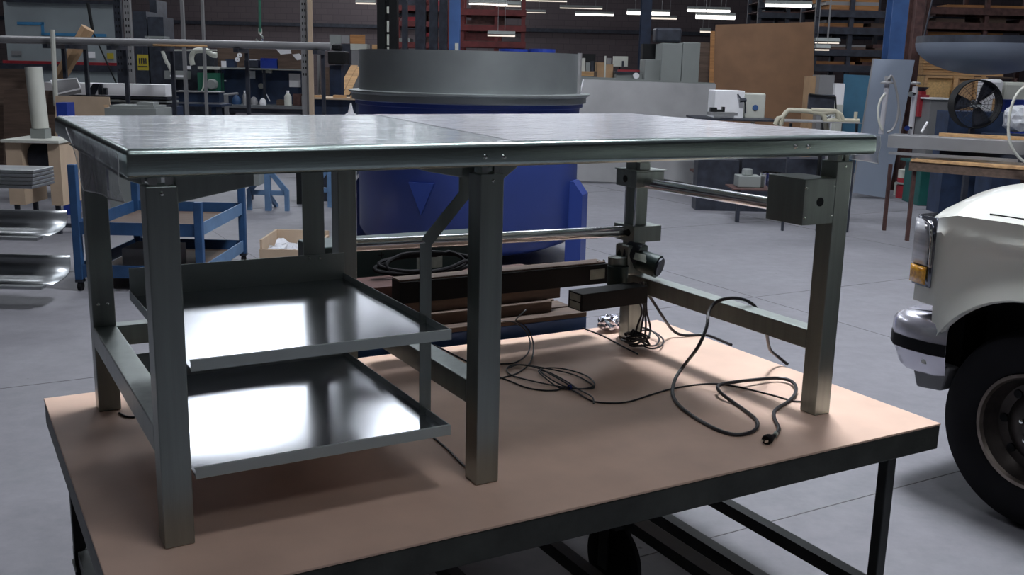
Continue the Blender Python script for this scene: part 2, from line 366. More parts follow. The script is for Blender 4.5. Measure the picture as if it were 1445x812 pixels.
# fifth, larger wheel seen below the near edge
P = at_z(866, 790, 0.14)
a = c.part('caster', MB().box((P.x-.05, P.y-.07, .286), (P.x+.05, P.y+.07, .30)).box((P.x-.05, P.y-.025, .12), (P.x-.042, P.y+.025, .29)).box((P.x+.042, P.y-.025, .12), (P.x+.05, P.y+.025, .29)), 'cartleg')
c.part('wheel', MB().lathe([(0, -.032), (.10, -.032), (.13, -.022), (.14, 0), (.13, .022), (.10, .032), (0, .032)], (P.x, P.y, .14), 'x', 32), 'rubber', parent=a, smooth=True)
c.part('caster_beam', MB().box((P.x-.03, CY0+.056, .301), (P.x+.03, CY1-.059, .34)), 'cartleg')

# ================================================================== STAINLESS WORK TABLE
HB = ZC + 0.0
W = 0.066
t = T('steel_work_table', 'stainless steel work table with thick film-wrapped top standing on the tan cart', 'table', (1.04, 0.54, ZC))
LZ1 = ZC + 0.82
XL, XM, XR, YN, YF = 0.0, 0.787, 2.015, 0.0, 1.02
for (x, y) in ((XL, YN), (XM, YN), (XR, YN), (XL, YF), (XM, YF), (XR, YF)):
    lg = t.part('leg', MB().box((x, y, ZC + .001), (x + W, y + W, LZ1 - 0.002)), 'steel', bevel=0.003)
    cl = MB().box((x+.008, y+.010, LZ1-.002), (x+.026, y+.05, LZ1+.017)).box((x+.042, y+.010, LZ1-.002), (x+.058, y+.05, LZ1+.017))
    t.part('clip', cl, 'bolt', parent=lg)
    t.part('bolt', MB().lathe([(0, -.004), (.004, -.0035), (.005, 0)], (x + W/2, y, LZ1 - .018), 'y', 10), 'bolt', parent=lg, smooth=True)
TZ0, TZ1 = ZC + 0.838, ZC + 0.898
TX0, TX1, TY0, TY1 = -0.044, 2.151, -0.03, 1.253
top = MB().box((TX0, TY0, TZ0), (TX1, TY1, TZ1))
ob = t.part('table_top', top, 'steel_top', label='thick satin steel top with rolled edges')
md = ob.modifiers.new('bevel', 'BEVEL'); md.width = 0.014; md.segments = 5; md.limit_method = 'ANGLE'
for p in ob.data.polygons: p.use_smooth = True
for (px, py) in ((685, 222), (711, 222), (1123, 207), (1141, 207)):
    q = at_y(px, py, TY0)
    t.part('rivet', MB().lathe([(0, -.006), (.004, -.005), (.007, 0)], (q.x, TY0, q.z), 'y', 12), 'bolt', smooth=True)
def tube_beam(name, a, b, m='steel', lab=None): return t.part(name, MB().box(a, b), m, bevel=0.003)
for x in (XL, XM, XR):
    tube_beam('cross_beam', (x, YN + W + .001, ZC + .21), (x + W, YF - .001, ZC + .274))
tube_beam('long_beam', (XL + W + .001, YF + .004, ZC + .205), (XM - .001, YF + .062, ZC + .268))
# bolts on the inside face of the far left leg and far right housing
for dx in (.018, .045):
    q = Vector((XL + dx, YF, ZC + .345))
    t.part('bolt', MB().lathe([(0, -.006), (.005, -.005), (.006, 0)], q, 'y', 10), 'bolt', smooth=True)
# gussets under the top beside the near legs
for (x0, x1, h0, h1) in ((XL + W, XL + W + .17, .062, .03), (XM - .035, XM - .13, .03, .012), (XM + W, XM + W + .055, .048, .008), (XL-.001,XL-.04,.02,.005)):
    g = MB().prism([(x0, .03, TZ0 - .001), (x1, .03, TZ0 - .001), (x1, .03, TZ0 - h1), (x0, .03, TZ0 - h0)], (0, .9, 0))
    t.part('gusset', g, 'steel', bevel=0.002)
# film laid over the top
zf = TZ1 + 0.0012
def film(xs, m, lab):
    rows = []
    for j in range(9):
        y = TY0 + .004 + (TY1 - TY0 - .008) * j / 8
        rows.append([Vector((x0 + (x1 - x0) * 0, y, zf)) for (x0, x1) in ()] or [])
    return rows
s0 = at_z(545, 165, zf); s1 = at_z(725, 199, zf)
def seam(y): return s1.x + (s0.x - s1.x) * (y - s1.y) / (s0.y - s1.y)
rowsL, rowsR = [], []
for j in range(17):
    y = TY0 + .012 + (TY1 - TY0 - .024) * j / 16; sx = min(max(seam(y), .3), 2.0)
    rowsL.append([Vector((TX0 + .012 + (sx + .02 - TX0 - .012) * i / 16, y, zf)) for i in range(17)])
    rowsR.append([Vector((sx + (TX1 - .012 - sx) * i / 16, y, zf + .0012)) for i in range(17)])
t.part('plastic_film', MB().grid(rowsL), 'film', label='clear protective film over the left half of the top')
t.part('plastic_film', MB().grid(rowsR), 'film2', label='double layer of clear film over the right half of the top')
# film flaps hanging at the corners
def flap(pts, lab):
    a, b, c_, d = [Vector(p) for p in pts]; rows = []
    for i in range(9):
        s = i / 8; rows.append([(a.lerp(b, k / 8)).lerp(d.lerp(c_, k / 8), s) + Vector((0.006 * math.sin(5 * s + k), -0.006 * math.sin(7 * s + .9 * k), 0)) * s for k in range(9)])
    pf_ = t.part('plastic_flap', MB().grid(rows), 'flap', smooth=True, label=lab)
    t.part('flap_edge_glint', MB().tube(rows[-1], .0014, 6).tube([r_[0] for r_ in rows], .0010, 6).tube([r_[-1] for r_ in rows], .0012, 6), 'film_glint', parent=pf_)
qf = at_x(121, 268, TX0 - .03); qg = at_x(96, 222, TX0 - .012)
flap([(TX0-.012, qg.y, TZ1-.01), (TX0-.012, TY0-.006, TZ1-.006), (TX0-.006, TY0-.006, TZ0-.045), tuple(qf)], 'clear film flap hanging at the left end')
flap([(TX1+.004, TY0, TZ1-.002), (TX1+.004, .35, TZ1-.002), (TX1+.05, .22, TZ0-.025), (TX1+.035, TY0+.02, TZ0-.03)], 'clear film flap hanging at the right corner')
# two shelves
def shelf(z, zb):
    x0, x1, y0, y1 = 0.074, 0.708, 0.0, 0.765
    s_ = t.part('shelf', MB().box((x0, y0, z - .022), (x1, y1, z - .018)), 'steel_shelf')
    lip = MB().box((x0, y0 - .002, z - .026), (x1, y0, z)).box((x0, y0, z - .004), (x1, y0+.006, z - .0)).box((x1, y0 - .002, z - .026), (x1+.002, y1, z)).box((x0 - .002, y0 + .07, z - .026), (x0, y1, z))
    t.part('shelf_lip', lip, 'steel_satin', parent=s_)
    t.part('back_splash', MB().box((x0, y1, z - .026), (x1 + .006, y1 + .003, z + zb)), 'steel_satin', parent=s_)
    return s_
shelf(ZC + .434, .064); shelf(ZC + .182, .064)
# shelf hangers
q0 = at_y(600, 343, .15); q1 = at_y(657, 272, .15)
hb = MB()
hb.box((q0.x - .016, .145, ZC + .16), (q0.x + .016, .15, q0.z))
dz = (q1 - q0).normalized(); nn = Vector((-dz.z, 0, dz.x)) * .016
hb.prism([q0 - nn*-1, q0 - nn, q1 - nn, q1 + nn], (0, -.005, 0))
hb.box((q1.x - .02, .145, q1.z - .01), (q1.x + .03, .15, TZ0 - .001))
t.part('shelf_hanger', hb, 'steel', label='bent flat bar carrying the front shelf corner')
b0, b1 = at_y(427, 300, .772), at_y(457, 300, .772)
t.part('shelf_hanger', MB().box((b0.x, .770, ZC + .16), (b1.x, .776, TZ0 - .001)), 'steel', label='wide flat bar bolted to the back of both shelves')
for px in (436, 451):
    q = at_y(px, 364.5, .764)
    t.part('bolt', MB().lathe([(0, -.006), (.004, -.005), (.006, 0)], (q.x, .764, q.z), 'y', 10), 'bolt', smooth=True)
# housings on the right frame, with screws and a hole
def housing(x0, x1, y0, y1, z0, z1, hole_l=None, hole_f=None, screws=()):
    h = t.part('housing', MB().box((x0, y0, z0), (x1, y1, z1)), 'steel', bevel=0.002)
    if hole_l: t.part('hole', MB().lathe([(0, 0), (.014, 0), (.014, -.001)], (x0 - .0006, hole_l[0], hole_l[1]), 'x', 20), 'black', parent=h)
    if hole_f: t.part('hole', MB().lathe([(0, 0), (.014, 0), (.014, -.001)], (hole_f[0], y0 - .0006, hole_f[1]), 'y', 20), 'black', parent=h)
    for (sx, sz) in screws: t.part('bolt', MB().lathe([(0, -.004), (.004, -.003), (.005, 0)], (sx, y0, sz), 'y', 10), 'bolt', parent=h, smooth=True)
    return h
housing(1.885, 2.014, -.001, .155, 1.348, 1.488, hole_f=(1.953, 1.417), screws=((1.891, 1.462), (2.008, 1.462), (1.893, 1.372), (2.004, 1.372)))
housing(1.99, 2.125, .98, 1.115, 1.345, 1.408, hole_l=(1.052, 1.375))
housing(1.99, 2.125, .979, 1.115, 1.129, 1.192, hole_l=(1.016, 1.165))
t.part('mount_plate', MB().box((1.985, .975, 1.409), (2.135, 1.12, 1.413)).box((2.02, 1.0, 1.414), (2.07, 1.08, 1.44)), 'steel')
t.part('slide_rod', MB().tube([(2.002, .995, 1.193), (2.002, .995, 1.344)], .004, 8).tube([(2.002, 1.06, 1.193), (2.002, 1.06, 1.344)], .004, 8), 'chrome', smooth=True)
t.part('cross_tube', MB().tube([(XM + W, 1.05, 1.185), (1.989, 1.05, 1.165)], .0225, 20), 'chrome_tube', smooth=True, label='chrome tube running along the far side')
t.part('cross_tube', MB().tube([(2.045, .979, 1.362), (2.05, .155, 1.37)], .0215, 20), 'chrome_tube', smooth=True, label='chrome tube joining the right legs')
# gear motor hanging at the far right leg
gm = t.part('gear_motor', MB().tube([(1.955, 1.01, 1.085), (2.035, .87, 1.05)], .043, 24, radii=[.040, .045]), 'darkgreen', smooth=True, label='round grey gear motor with a name plate')
t.part('end_cap', MB().tube([(2.035, .87, 1.05), (2.039, .863, 1.048)], .037, 24), 'dark', parent=gm, smooth=True)
t.part('name_plate', MB().tube([(1.962, .975, 1.098), (1.99, .925, 1.088)], .0425, 24, cap=False).tf(Matrix()), 'dark', parent=gm, smooth=True)
pl = MB(); q = [at_y(897, 357, .90), at_y(916, 361, .895), at_y(911, 371, .875), at_y(894, 366, .88)]
pl.prism(q, (0.0, .002, 0.001)); t.part('name_plate', pl, 'label', parent=gm)
t.part('gear_box', MB().box((1.93, .93, 1.01), (2.03, 1.019, 1.128)), 'steel', bevel=.01)
t.part('gear_drum', MB().lathe([(0, -.035), (.03, -.035), (.036, -.02), (.036, .03), (0, .035)], (1.895, .95, 1.055), 'z', 20), 'steel', smooth=True)
t.part('gear_drum', MB().lathe([(0, -.04), (.04, -.04), (.042, .035), (0, .04)], (1.885, .93, 1.02), 'z', 20), 'darkgreen', smooth=True)
# black control boxes clamped to the far right leg
def rbox(p0, p1, wd, h, zt):              # long box from p0 to p1 (xy), top at zt
    a, b = Vector((*p0, 0)), Vector((*p1, 0)); d = (b - a).normalized(); n = Vector((-d.y, d.x, 0)) * wd
    lo = [a, b, b + n, a + n]; return MB().prism([q_ + Vector((0, 0, zt - h)) for q_ in lo], (0, 0, h))
f0 = at_z(822, 416, 1.005); f1 = at_z(915, 404, 1.005)
cb = t.part('control_box', rbox((f0.x, f0.y), (f1.x, f1.y), .085, .065, 1.005), 'black', bevel=.002, label='black control box with two labels on its end')
# its end labels
def quad(px, ofs=(0, 0, 0)): return [p + Vector(ofs) for p in px]
e0 = Vector((f0.x, f0.y, 0)); ed = (Vector((f1.x - f0.x, f1.y - f0.y, 0))).normalized(); en = Vector((-ed.y, ed.x, 0))
for (za, zb) in ((.975, 1.0), (.945, .970)):
    mb = MB().prism([e0 - ed*.001 + en*.01 + Vector((0,0,za)), e0 - ed*.001 + en*.072 + Vector((0,0,za)), e0 - ed*.001 + en*.072 + Vector((0,0,zb)), e0 - ed*.001 + en*.01 + Vector((0,0,zb))], -ed*.0008)
    lb = t.part('label_plate', mb, 'label', parent=cb)
g0 = at_y(500, 398, 1.16); g1 = at_y(862, 376, 1.16)
lb2 = MB().box((1.06, 1.13, 0.938), (1.985, 1.21, 1.02))
cbox = t.part('control_box', lb2, 'black', bevel=.002, label='long black rail box with one label and screws')
qa, qb = at_y(833, 381, 1.13), at_y(853, 393, 1.13)
t.part('label_plate', MB().box((qa.x, 1.1285, qb.z), (qb.x, 1.1299, min(qa.z, 1.018))), 'label', parent=cbox)
t.part('cap_strip', MB().box((1.06, 1.135, 1.021), (1.97, 1.205, 1.027)), 'wood_dk', parent=cbox)
for px in (843, 852):
    q = at_y(px, 373, 1.15); t.part('screw', MB().lathe([(.005, 0), (.005, .012), (0, .013)], (q.x, 1.15, 1.021), 'z', 8), 'bolt', parent=cbox)

# ================================================================== LOOSE THINGS ON THE CART
def cord(name, lab, cat, pts, r, extra=None, group=None):
    sm = smooth_pts(pts, 5); th = T(name, lab, cat, (sm[0].x, sm[0].y, ZC))
    if group: th.o['group'] = group
    th.part('cord', MB().tube(sm, r, 8), 'cable', smooth=True)
    return th
def on(px, py, h=0.0, r=.005): return at_z(px, py, ZC + r + h)
R1 = .0062
pts = [at_z(1112, 515, ZC + .008), at_z(1098, 504, ZC + .035), at_z(1087, 494, ZC+.08), at_z(1083, 478, ZC+.15), at_x(1080, 462, 2.105), at_x(1068, 436, 2.10), at_x(1052, 424, 2.06), at_x(1030, 421, 2.0), at_x(1010, 427, 1.97), at_x(1000, 441, 1.93), at_x(997, 462, 1.88), at_x(985, 490, 1.82),
       at_z(966, 515, ZC + .06), at_z(953, 535, ZC + .03), on(949, 555), on(957, 571), on(975, 586), on(998, 600), on(1020, 610), on(1040, 614), on(1058, 611), on(1068, 604), on(1067, 593), on(1053, 581), on(1036, 569), on(1021, 558, .012), on(1013, 549, .02), on(1017, 543, .025), on(1040, 539, .02), on(1068, 536, .012), on(1095, 534, .008), on(1114, 537, .008), on(1123, 546, .008), on(1121, 558, .006), on(1111, 568), on(1098, 576), on(1092, 583), on(1094, 594), on(1099, 605), on(1095, 614), on(1088, 618)]
pc = cord('power_cord', 'thick black power cord looping off the right beam to a plug near the front edge', 'cord', pts, R1)
pq = on(1080, 622, .008); pr_ = on(1090, 617, .006)
d = (pq - pr_).normalized()
pc.part('plug', MB().tube([pr_ - d*.012, pr_, pr_ + d*.012, pr_ + d*.02, pr_ + d*.038, pr_ + d*.045], .01, 12, radii=[.006, .008, .010, .014, .016, .013]), 'rubber', smooth=True)
pc.part('cord_tag', MB().tube([pr_ - d*.03 + Vector((.004, .008, 0)), pr_ - d*.016], .0075, 10), 'label')
n_ = Vector((-d.y, d.x, 0))
pr2 = MB()
for s in (-.006, .006): pr2.box(tuple(pr_ + d*.044 + n_*s - Vector((.0015,.0015,.003))), tuple(pr_ + d*.06 + n_*s + Vector((.0015,.0015,.003))))
pc.part('prong', pr2, 'bolt')
cord('power_cord', 'black cord hanging from the control box and trailing off the cart far edge', 'cord',
     [at_y(905, 398, .93), at_y(910, 408, .92), at_y(921, 425, .94), at_y(936, 448, .93), on(948, 465, .03), on(962, 473, .005), on(985, 473), on(1000, 474), on(1018, 481), on(1032, 487)], .006)
cord('thin_cable', 'thin black cable crossing the cart from the coil to the right front leg', 'cable',
     [on(706, 533, r=.003), on(722, 539, r=.003), on(742, 547, r=.003), on(765, 551, r=.003), on(785, 551, r=.003), on(797, 547, r=.003), on(812, 553, .004, .003), on(835, 566, r=.003), on(862, 569, r=.003), on(888, 567, r=.003), on(920, 557, r=.003), on(948, 549, r=.003), on(985, 543, r=.003), on(1012, 542, r=.003), on(1045, 547, r=.003), on(1090, 558, r=.003), on(1118, 566, r=.003), on(1133, 567, r=.003)], .0028)
# coil of thin cable
cp_ = []
for a in (((716, 520), (735, 515), (775, 521), (812, 530), (838, 545), (828, 549), (795, 545), (762, 523), (790, 520), (826, 530), (839, 544), (815, 549), (770, 542), (725, 531), (715, 521), (728, 515), (757, 519), (785, 533), (806, 547), (790, 548), (771, 535), (760, 524), (775, 526), (802, 540), (815, 549), (835, 560), (838, 570)),):
    cp_ = [on(x, y, .004 + .003 * math.sin(i * 1.3), .003) for i, (x, y) in enumerate(a)]
th = cord('cable_coil', 'loose coil of thin black cable lying in the middle of the cart', 'cable', cp_, .0026)
q = on(804, 547, .006); th.part('cable_tie', MB().lathe([(.010, -.004), (.010, .004)], q, 'x', 10), 'binblue', label='blue tie')
cord('thin_cable', 'thin cable making two tall loops beside the middle leg', 'cable',
     [on(690, 450, .10, .003), on(707, 453, .09, .003), on(725, 455, .08, .003), on(740, 465, .05, .003), on(748, 482, .02, .003), on(744, 500, 0, .003), on(727, 512, 0, .003), on(706, 514, 0, .003)], .0028)
cord('thin_cable', 'thin cable curling past the pallet down to the middle leg', 'cable',
     [at_y(742, 438, 1.2), at_y(728, 452, 1.15), on(738, 458, .08, .003), on(748, 470, .05, .003), on(753, 490, .01, .003), on(748, 512, 0, .003), on(730, 527, 0, .003), on(706, 534, 0, .003)], .0028)
cord('thin_cable', 'thin cable running under the upper shelf past the middle leg', 'cable', [on(612, 618, 0, .003), on(630, 633, 0, .003), on(652, 655, .0, .003), on(668, 668, 0, .003)], .0028)
cord('thin_cable', 'thin cable from the pallet under the black control box', 'cable', [on(822, 463, 0, .003), on(850, 474, 0, .003), on(875, 487, 0, .003), on(900, 500, 0, .003)], .003)
cord('thin_cable', 'thin cable poking out behind the left beam', 'cable', [on(168, 583, 0, .003), on(178, 588, 0, .003), on(190, 589, 0, .003)], .003)
cord('thin_cable', 'thin cable lying between shelf hanger and middle leg on the far half', 'cable', [on(612, 487, 0, .003), on(635, 498, 0, .003), on(662, 512, 0, .003)], .003)
# bundled cords round the far right leg
bp_ = []
for i in range(46):
    a = i * .62; bp_.append(Vector((1.965 + .012 * math.sin(i) + (.042) * math.cos(a), .90 + .012 * math.cos(i * 1.7) + .042 * math.sin(a), ZC + .02 + .0035 * (i % 13))))
cord('cord_bundle', 'tied bundle of black cords at the foot of the far right leg', 'cord', bp_, .0045)
bp2 = [on(905, 487, .02), on(918, 492, .012), on(932, 489, .01), on(936, 480, .012), on(925, 470, .02), on(910, 466, .03), on(902, 472, .03), on(908, 485, .02), on(924, 488, .01), on(930, 478, .015), on(918, 466, .03), on(905, 462, .04)]
cord('cord_bundle', 'loose loops of black cord right of the tied bundle', 'cord', bp2, .0035)
for i, lab in enumerate(('leftmost black cord hanging down the far right leg', 'second black cord hanging down the far right leg', 'third black cord hanging down the far right leg', 'rightmost black cord hanging down the far right leg')):
    x = 901 + i * 4.2
    cord('black_cord', lab, 'cord', [at_y(x + 3, 398, .915), at_y(x + 4 * math.sin(i * 2), 420, .925), at_y(x + 2 + 3 * math.cos(i), 440, .93), at_y(x - 2 + 2 * i, 462, .93), on(x - 4 + 2 * i, 478, .03)], .0042)
# crumpled foil bag
th = None
bm = bmesh.new(); bmesh.ops.create_icosphere(bm, subdivisions=3, radius=1)
q = on(861, 467, 0, 0); rnd = random.Random(3)
vs = []
for v in bm.verts:
    k = 1 + rnd.uniform(-.16, .16); vs.append(Vector((q.x + v.co.x * .062 * k, q.y + v.co.y * .04 * k, ZC + .036 + v.co.z * .034 * k)))
fmb = MB(); fmb.add(vs, [tuple(x.index for x in f.verts) for f in bm.faces]); bm.free()
solo('foil_bag', 'small crumpled silver foil bag on the cart left of the cord bundle', 'bag', fmb, 'foil')

# ================================================================== PALLET STACK BEHIND THE CART
pt = T('pallet', 'timber pallet with blue painted stringer close behind the cart', 'pallet', (1.3, 1.8, 0))
x0, x1, y0, y1 = .55, 2.0, 1.30, 2.2
ztop = .776
for k in range(7):
    yy = y0 + k * .132
    pt.part('deck_board', MB().box((x0, yy, ztop - .02), (x1, yy + .11, ztop)), 'wood_dk', bevel=.002)
for yy in (y0, y0 + .43, y0 + .86):
    s_ = pt.part('stringer', MB().box((x0, yy, ztop - .11), (x1, yy + .04, ztop - .021)), 'colblue', bevel=.003)
for k in range(5):
    yy = y0 + k * .2
    pt.part('bottom_board', MB().box((x0, yy, ztop - .135), (x1, yy + .09, ztop - .111)), 'wood_dk')
# the trestle that carries it
tr = T('sawhorse', 'low dark steel sawhorse carrying the pallet', 'sawhorse', (1.3, 1.8, 0))
mbx = MB()
for xx in (.7, 1.8):
    mbx.box((xx, 1.34, .60), (xx + .06, 2.16, .639))
tr.part('rail', mbx, 'dark')
for xx in (.7, 1.8):
    for yy in (1.36, 2.08): tr.part('leg', MB().box((xx, yy, 0), (xx + .06, yy + .06, .599)), 'dark')
labs = ['brown fibreboard strip on the pallet, lowest of the stack', 'second brown strip from the bottom on the pallet', 'upper brown channel on the pallet below the black rail']
for k, (a, b, z0, z1, m) in enumerate(((.6, 1.86, ztop + .001, ztop + .05, 'wood_dk'), (.7, 1.92, ztop + .051, ztop + .11, 'wood_dk'), (.62, 1.86, ztop + .111, ztop + .165, 'rust'))):
    solo('board', labs[k], 'board', MB().box((a, 1.36 + .03 * k, z0), (b, 1.62, z1)), m, group='boards stacked on the pallet', bevel=.003)
gb = T('switch_box', 'dark green electrical box with pale label behind the table legs', 'box', (1.25, 1.85, ztop))
gb.part('case', MB().box((.93, 1.70, ztop + .001), (1.75, 1.92, 1.062)), 'darkgreen', bevel=.006)
qa, qb = at_y(588, 357, 1.70), at_y(624, 377, 1.70)
gb.part('label_plate', MB().box((qa.x, 1.6985, qb.z), (qb.x, 1.6998, qa.z)), 'label')
qc = at_y(538, 360, 1.70)
gb.part('cross_mark', MB().box((qc.x-.012, 1.6985, qc.z-.002), (qc.x+.012, 1.6998, qc.z+.002)).box((qc.x-.002, 1.6982, qc.z-.012), (qc.x+.002, 1.6985, qc.z+.012)), 'black')
cc = []
for i in range(60):
    a = i * .42; rr = .13 + .02 * math.sin(i * .7)
    cc.append(Vector((1.36 + rr * 1.55 * math.cos(a), 1.56 + .03 * math.sin(a), .983 + .035 * math.sin(a) + .0022 * (i % 9))))
th = T('cable_coil', 'glossy black cable coil in front of the dark green box', 'cable', (1.36, 1.56, .965))
th.part('cord', MB().tube(smooth_pts(cc, 2), .0085, 8), 'rubber', smooth=True)

# ================================================================== BLUE TANK
tc_ = Vector((-.44, 9.65, 0)); TR = 1.035
tk = T('tank', 'big round blue tank with a stainless upper ring behind the table', 'tank', tc_, 'h')
tk.part('body', MB().lathe([(0, .12), (.8, .13), (TR - .06, .2), (TR, .3), (TR, 1.43), (TR + .03, 1.44), (TR + .03, 1.47)], tc_, 'z', 72), 'tank', smooth=True)
tk.part('flange', MB().lathe([(TR + .03, 1.471), (TR + .06, 1.48), (TR + .06, 1.53), (TR + .09, 1.545), (TR + .09, 1.56), (TR - .01, 1.565)], tc_, 'z', 72), 'tank_ss', smooth=True)
tk.part('upper_ring', MB().lathe([(TR - .01, 1.566), (TR - .01, 1.92), (TR - .025, 1.92), (TR - .03, 1.566)], tc_, 'z', 72), 'tank_ss', smooth=True, label='plain stainless ring on top of the blue body')
for a in (-.32, 1.25, 2.8, 4.36):
    d = Vector((math.cos(a), math.sin(a), 0)); n = Vector((-d.y, d.x, 0)) * .006
    p0 = tc_ + d * (TR - .05); p1 = tc_ + d * (TR + .09)
    pf = MB().box((-.02, -.1, .0), (.13, .1, .66)).prism([(-.02, -.1, .66), (.13, -.1, .66), (.04, -.1, .78), (-.02, -.1, .78)], (0, .2, 0))
    rz = Matrix.Rotation(a, 4, 'Z'); pf.tf(Matrix.Translation(tc_ + d * (TR - .01)) @ rz)
    if a > 4: pf = MB().prism([(-.03, -.12, .80), (-.03, .12, .80), (-.03, 0, .52)], (.06, 0, 0)); pf.tf(Matrix.Translation(tc_ + d * (TR - .01)) @ rz)
    tk.part('support_leg' if a < 4 else 'gusset', pf, 'tank')
d = Vector((math.cos(-.2), math.sin(-.2), 0))
tk.part('edge_strap', MB().box((-.02, -.04, 1.566), (.012, .04, 1.93)).tf(Matrix.Translation(tc_ + d * (TR)) @ Matrix.Rotation(-.2, 4, 'Z')), 'galv')
# dark marks / weld plate: triangular paler plate low on the body
q = H(598, 292, 8.63)
for lab, (px, y, v, w_) in {'blue tarpaulin bundle behind tank top, left': (725, 73, 12.5, .18), 'blue tarpaulin bundle behind tank top, right': (765, 73, 12.5, .16)}.items():
    q = H(px, y, v); solo('blue_drum', lab.replace('tarpaulin bundle', 'drum top'), 'drum', MB().lathe([(0, 0), (w_, 0), (w_, q.z + .03), (0, q.z + .03)], (q.x, v, 0), 'z', 20), 'binblue', 'h')

# ================================================================== BLUE CART (left)
bc = T('blue_cart', 'dark blue two-tier steel cart standing behind the left legs', 'cart', (-2.85, 8.2, 0), 'h')
xa, xb, ya, yb = -3.42, -2.42, 7.7, 8.95
for (x, y, ht) in ((xa, ya, .99), (xb - .05, ya, .72), (xa, yb, .72), (xb - .05, yb, .72)):
    bc.part('post', MB().box((x, y, .09), (x + .06, y + .06, ht)), 'blue', bevel=.004)
    a = bc.part('caster', MB().box((x, y, .07), (x + .06, y + .06, .089)), 'dark')
    bc.part('wheel', MB().lathe([(0, -.015), (.035, -.015), (.035, .015), (0, .015)], (x + .03, y + .03, .036), 'x', 16), 'rubber', parent=a)
for z in (.46, .12):
    sh = bc.part('deck', MB().box((xa + .061, ya + .061, z), (xb - .051, yb - .001, z + .006)), 'wood_dk')
    bc.part('rim', MB().box((xa + .061, ya + .01, z - .01), (xb - .051, ya + .02, z + .09)), 'blue', parent=sh)
    bc.part('rim', MB().box((xa + .061, yb + .02, z - .01), (xb - .051, yb + .03, z + .09)), 'blue', parent=sh)
    bc.part('rim', MB().box((xa + .01, ya + .061, z - .01), (xa + .02, yb - .001, z + .09)), 'blue', parent=sh)
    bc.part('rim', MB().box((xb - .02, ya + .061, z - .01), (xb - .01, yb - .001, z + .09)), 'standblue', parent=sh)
q = H(195, 378, 7.75)
solo('grey_box', 'plain grey-green box on the lower deck of the blue cart', 'box', MB().box((q.x - .2, 7.95, .128), (q.x + .2, 8.3, .30)), 'galv', 'h')

# ================================================================== LONG TROUGH RACK (far left)
tr = T('trough_rack', 'low rack of long polished metal troughs at the left edge of the hall', 'rack', (-4.4, 7.2, 0), 'h')
q = lambda y: H(50, y, 7.2).z
for (zt, zb, lab) in ((q(303), q(330), 'upper'), (q(368), q(398), 'lower')):
    pr = []
    for i in range(9):
        a = i / 8; pr.append((7.42 - .30 * a ** 4, zt - (zt - zb) * (1 - (1 - a) ** 1.6)))
    m_ = MB(); rows = [[Vector((u, y_, z_)) for (y_, z_) in pr] for u in (-6.2, -3.5, -3.32)]
    m_.grid(rows); o_ = tr.part('trough', m_, 'alu', smooth=True, solid=.008)
    tr.part('lip', MB().box((-6.2, 7.05, zb - .025), (-3.38, 7.13, zb - .004)), 'alu', parent=o_)
for k in range(5):
    z0 = q(262) + k * .026
    tr.part('bar', MB().box((-6.2, 7.0 + .01 * k, z0), (-3.36, 7.35, z0 + .022)), 'alu', bevel=.004)
for x in (-6.1, -4.2):
    for y in (7.16, 7.5): tr.part('post', MB().box((x, y, 0), (x + .05, y + .05, q(262) - .002)), 'dark')
for x in (-6.1, -4.2):
    tr.part('bracket', MB().box((x + .005, 7.0, q(262) - .03), (x + .045, 7.155, q(262) - .003)), 'dark')

# ================================================================== GENERIC FAR BOX
def fb(name, lab, cat, x0, y0, x1, y1, v, dep, m, group=None, z0=None, bev=0, **k):
    """a box standing v metres away whose front spans these picture columns / heights"""
    a = H(x0, (y0 + y1) / 2, v); b = H(x1, (y0 + y1) / 2, v); tp = H((x0 + x1) / 2, y0, v).z; bt = H((x0 + x1) / 2, y1, v).z if z0 is None else z0
    return solo(name, lab, cat, MB().box((a.x, v, bt), (b.x, v + dep, tp)), m, 'h', group, bevel=bev, **k)
def rect(x0, y0, x1, y1, v, dep, z0=None):
    a = H(x0, (y0 + y1) / 2, v); b = H(x1, (y0 + y1) / 2, v); tp = H((x0 + x1) / 2, y0, v).z; bt = H((x0 + x1) / 2, y1, v).z if z0 is None else z0
    return (a.x, v, bt), (b.x, v + dep, tp)
def FT(name, lab, cat, u, v, z=0, group=None): return T(name, lab, cat, (u, v, z), 'h', group)

# ---- blue A-frame stands on the floor
def stand(px, v, lab):
    q = H(px, 298, v); u = q.x
    s_ = FT('floor_stand', lab, 'stand', u, v, 0, 'blue floor stands')
    s_.part('centre_post', MB().box((u - .035, v - .035, .0), (u + .035, v + .035, .75)), 'standblue')
    for sx in (-1, 1):
        s_.part('foot', MB().box((u + sx*.23 - .025, v - .03, 0), (u + sx*.23 + .025, v + .03, .26)), 'standblue')
        s_.part('brace', MB().prism([(u + sx*.21, v - .02, .20), (u + sx*.25, v - .02, .26), (u + sx*.05, v - .02, .5), (u + sx*.03, v - .02, .44)], (0, .04, 0)), 'standblue')
    s_.part('cross_bar', MB().box((u - .205, v - .02, .19), (u + .205, v + .02, .25)), 'standblue')
    s_.part('side_foot', MB().prism([(u, v + .036, .2), (u, v + .4, .02), (u, v + .4, 0), (u, v + .3, 0), (u, v + .036, .14)], (.03, 0, 0)), 'standblue')
    s_.part('screw_jack', MB().lathe([(.02, .75), (.02, .9), (.09, .9), (.09, .92), (0, .92)], (u, v, 0), 'z', 12), 'dark')
stand(379, 12.3, 'blue A-frame floor stand left of the wide shelf hanger')
stand(467, 12.7, 'blue A-frame floor stand partly hidden by the middle far leg')
fb('roller', 'grey roller lying across the blue floor stands', 'roller', 330, 240, 365, 262, 12.0, .3, 'greycab')
q = HZ(385, 358, .3)
cbx = FT('cardboard_tray', 'open cardboard tray with plastic wrapping on the floor', 'box', q.x, 8.9)
qa = (H(370, 350, 8.7).x, 8.6); qb = (H(450, 350, 8.7).x, 9.2)
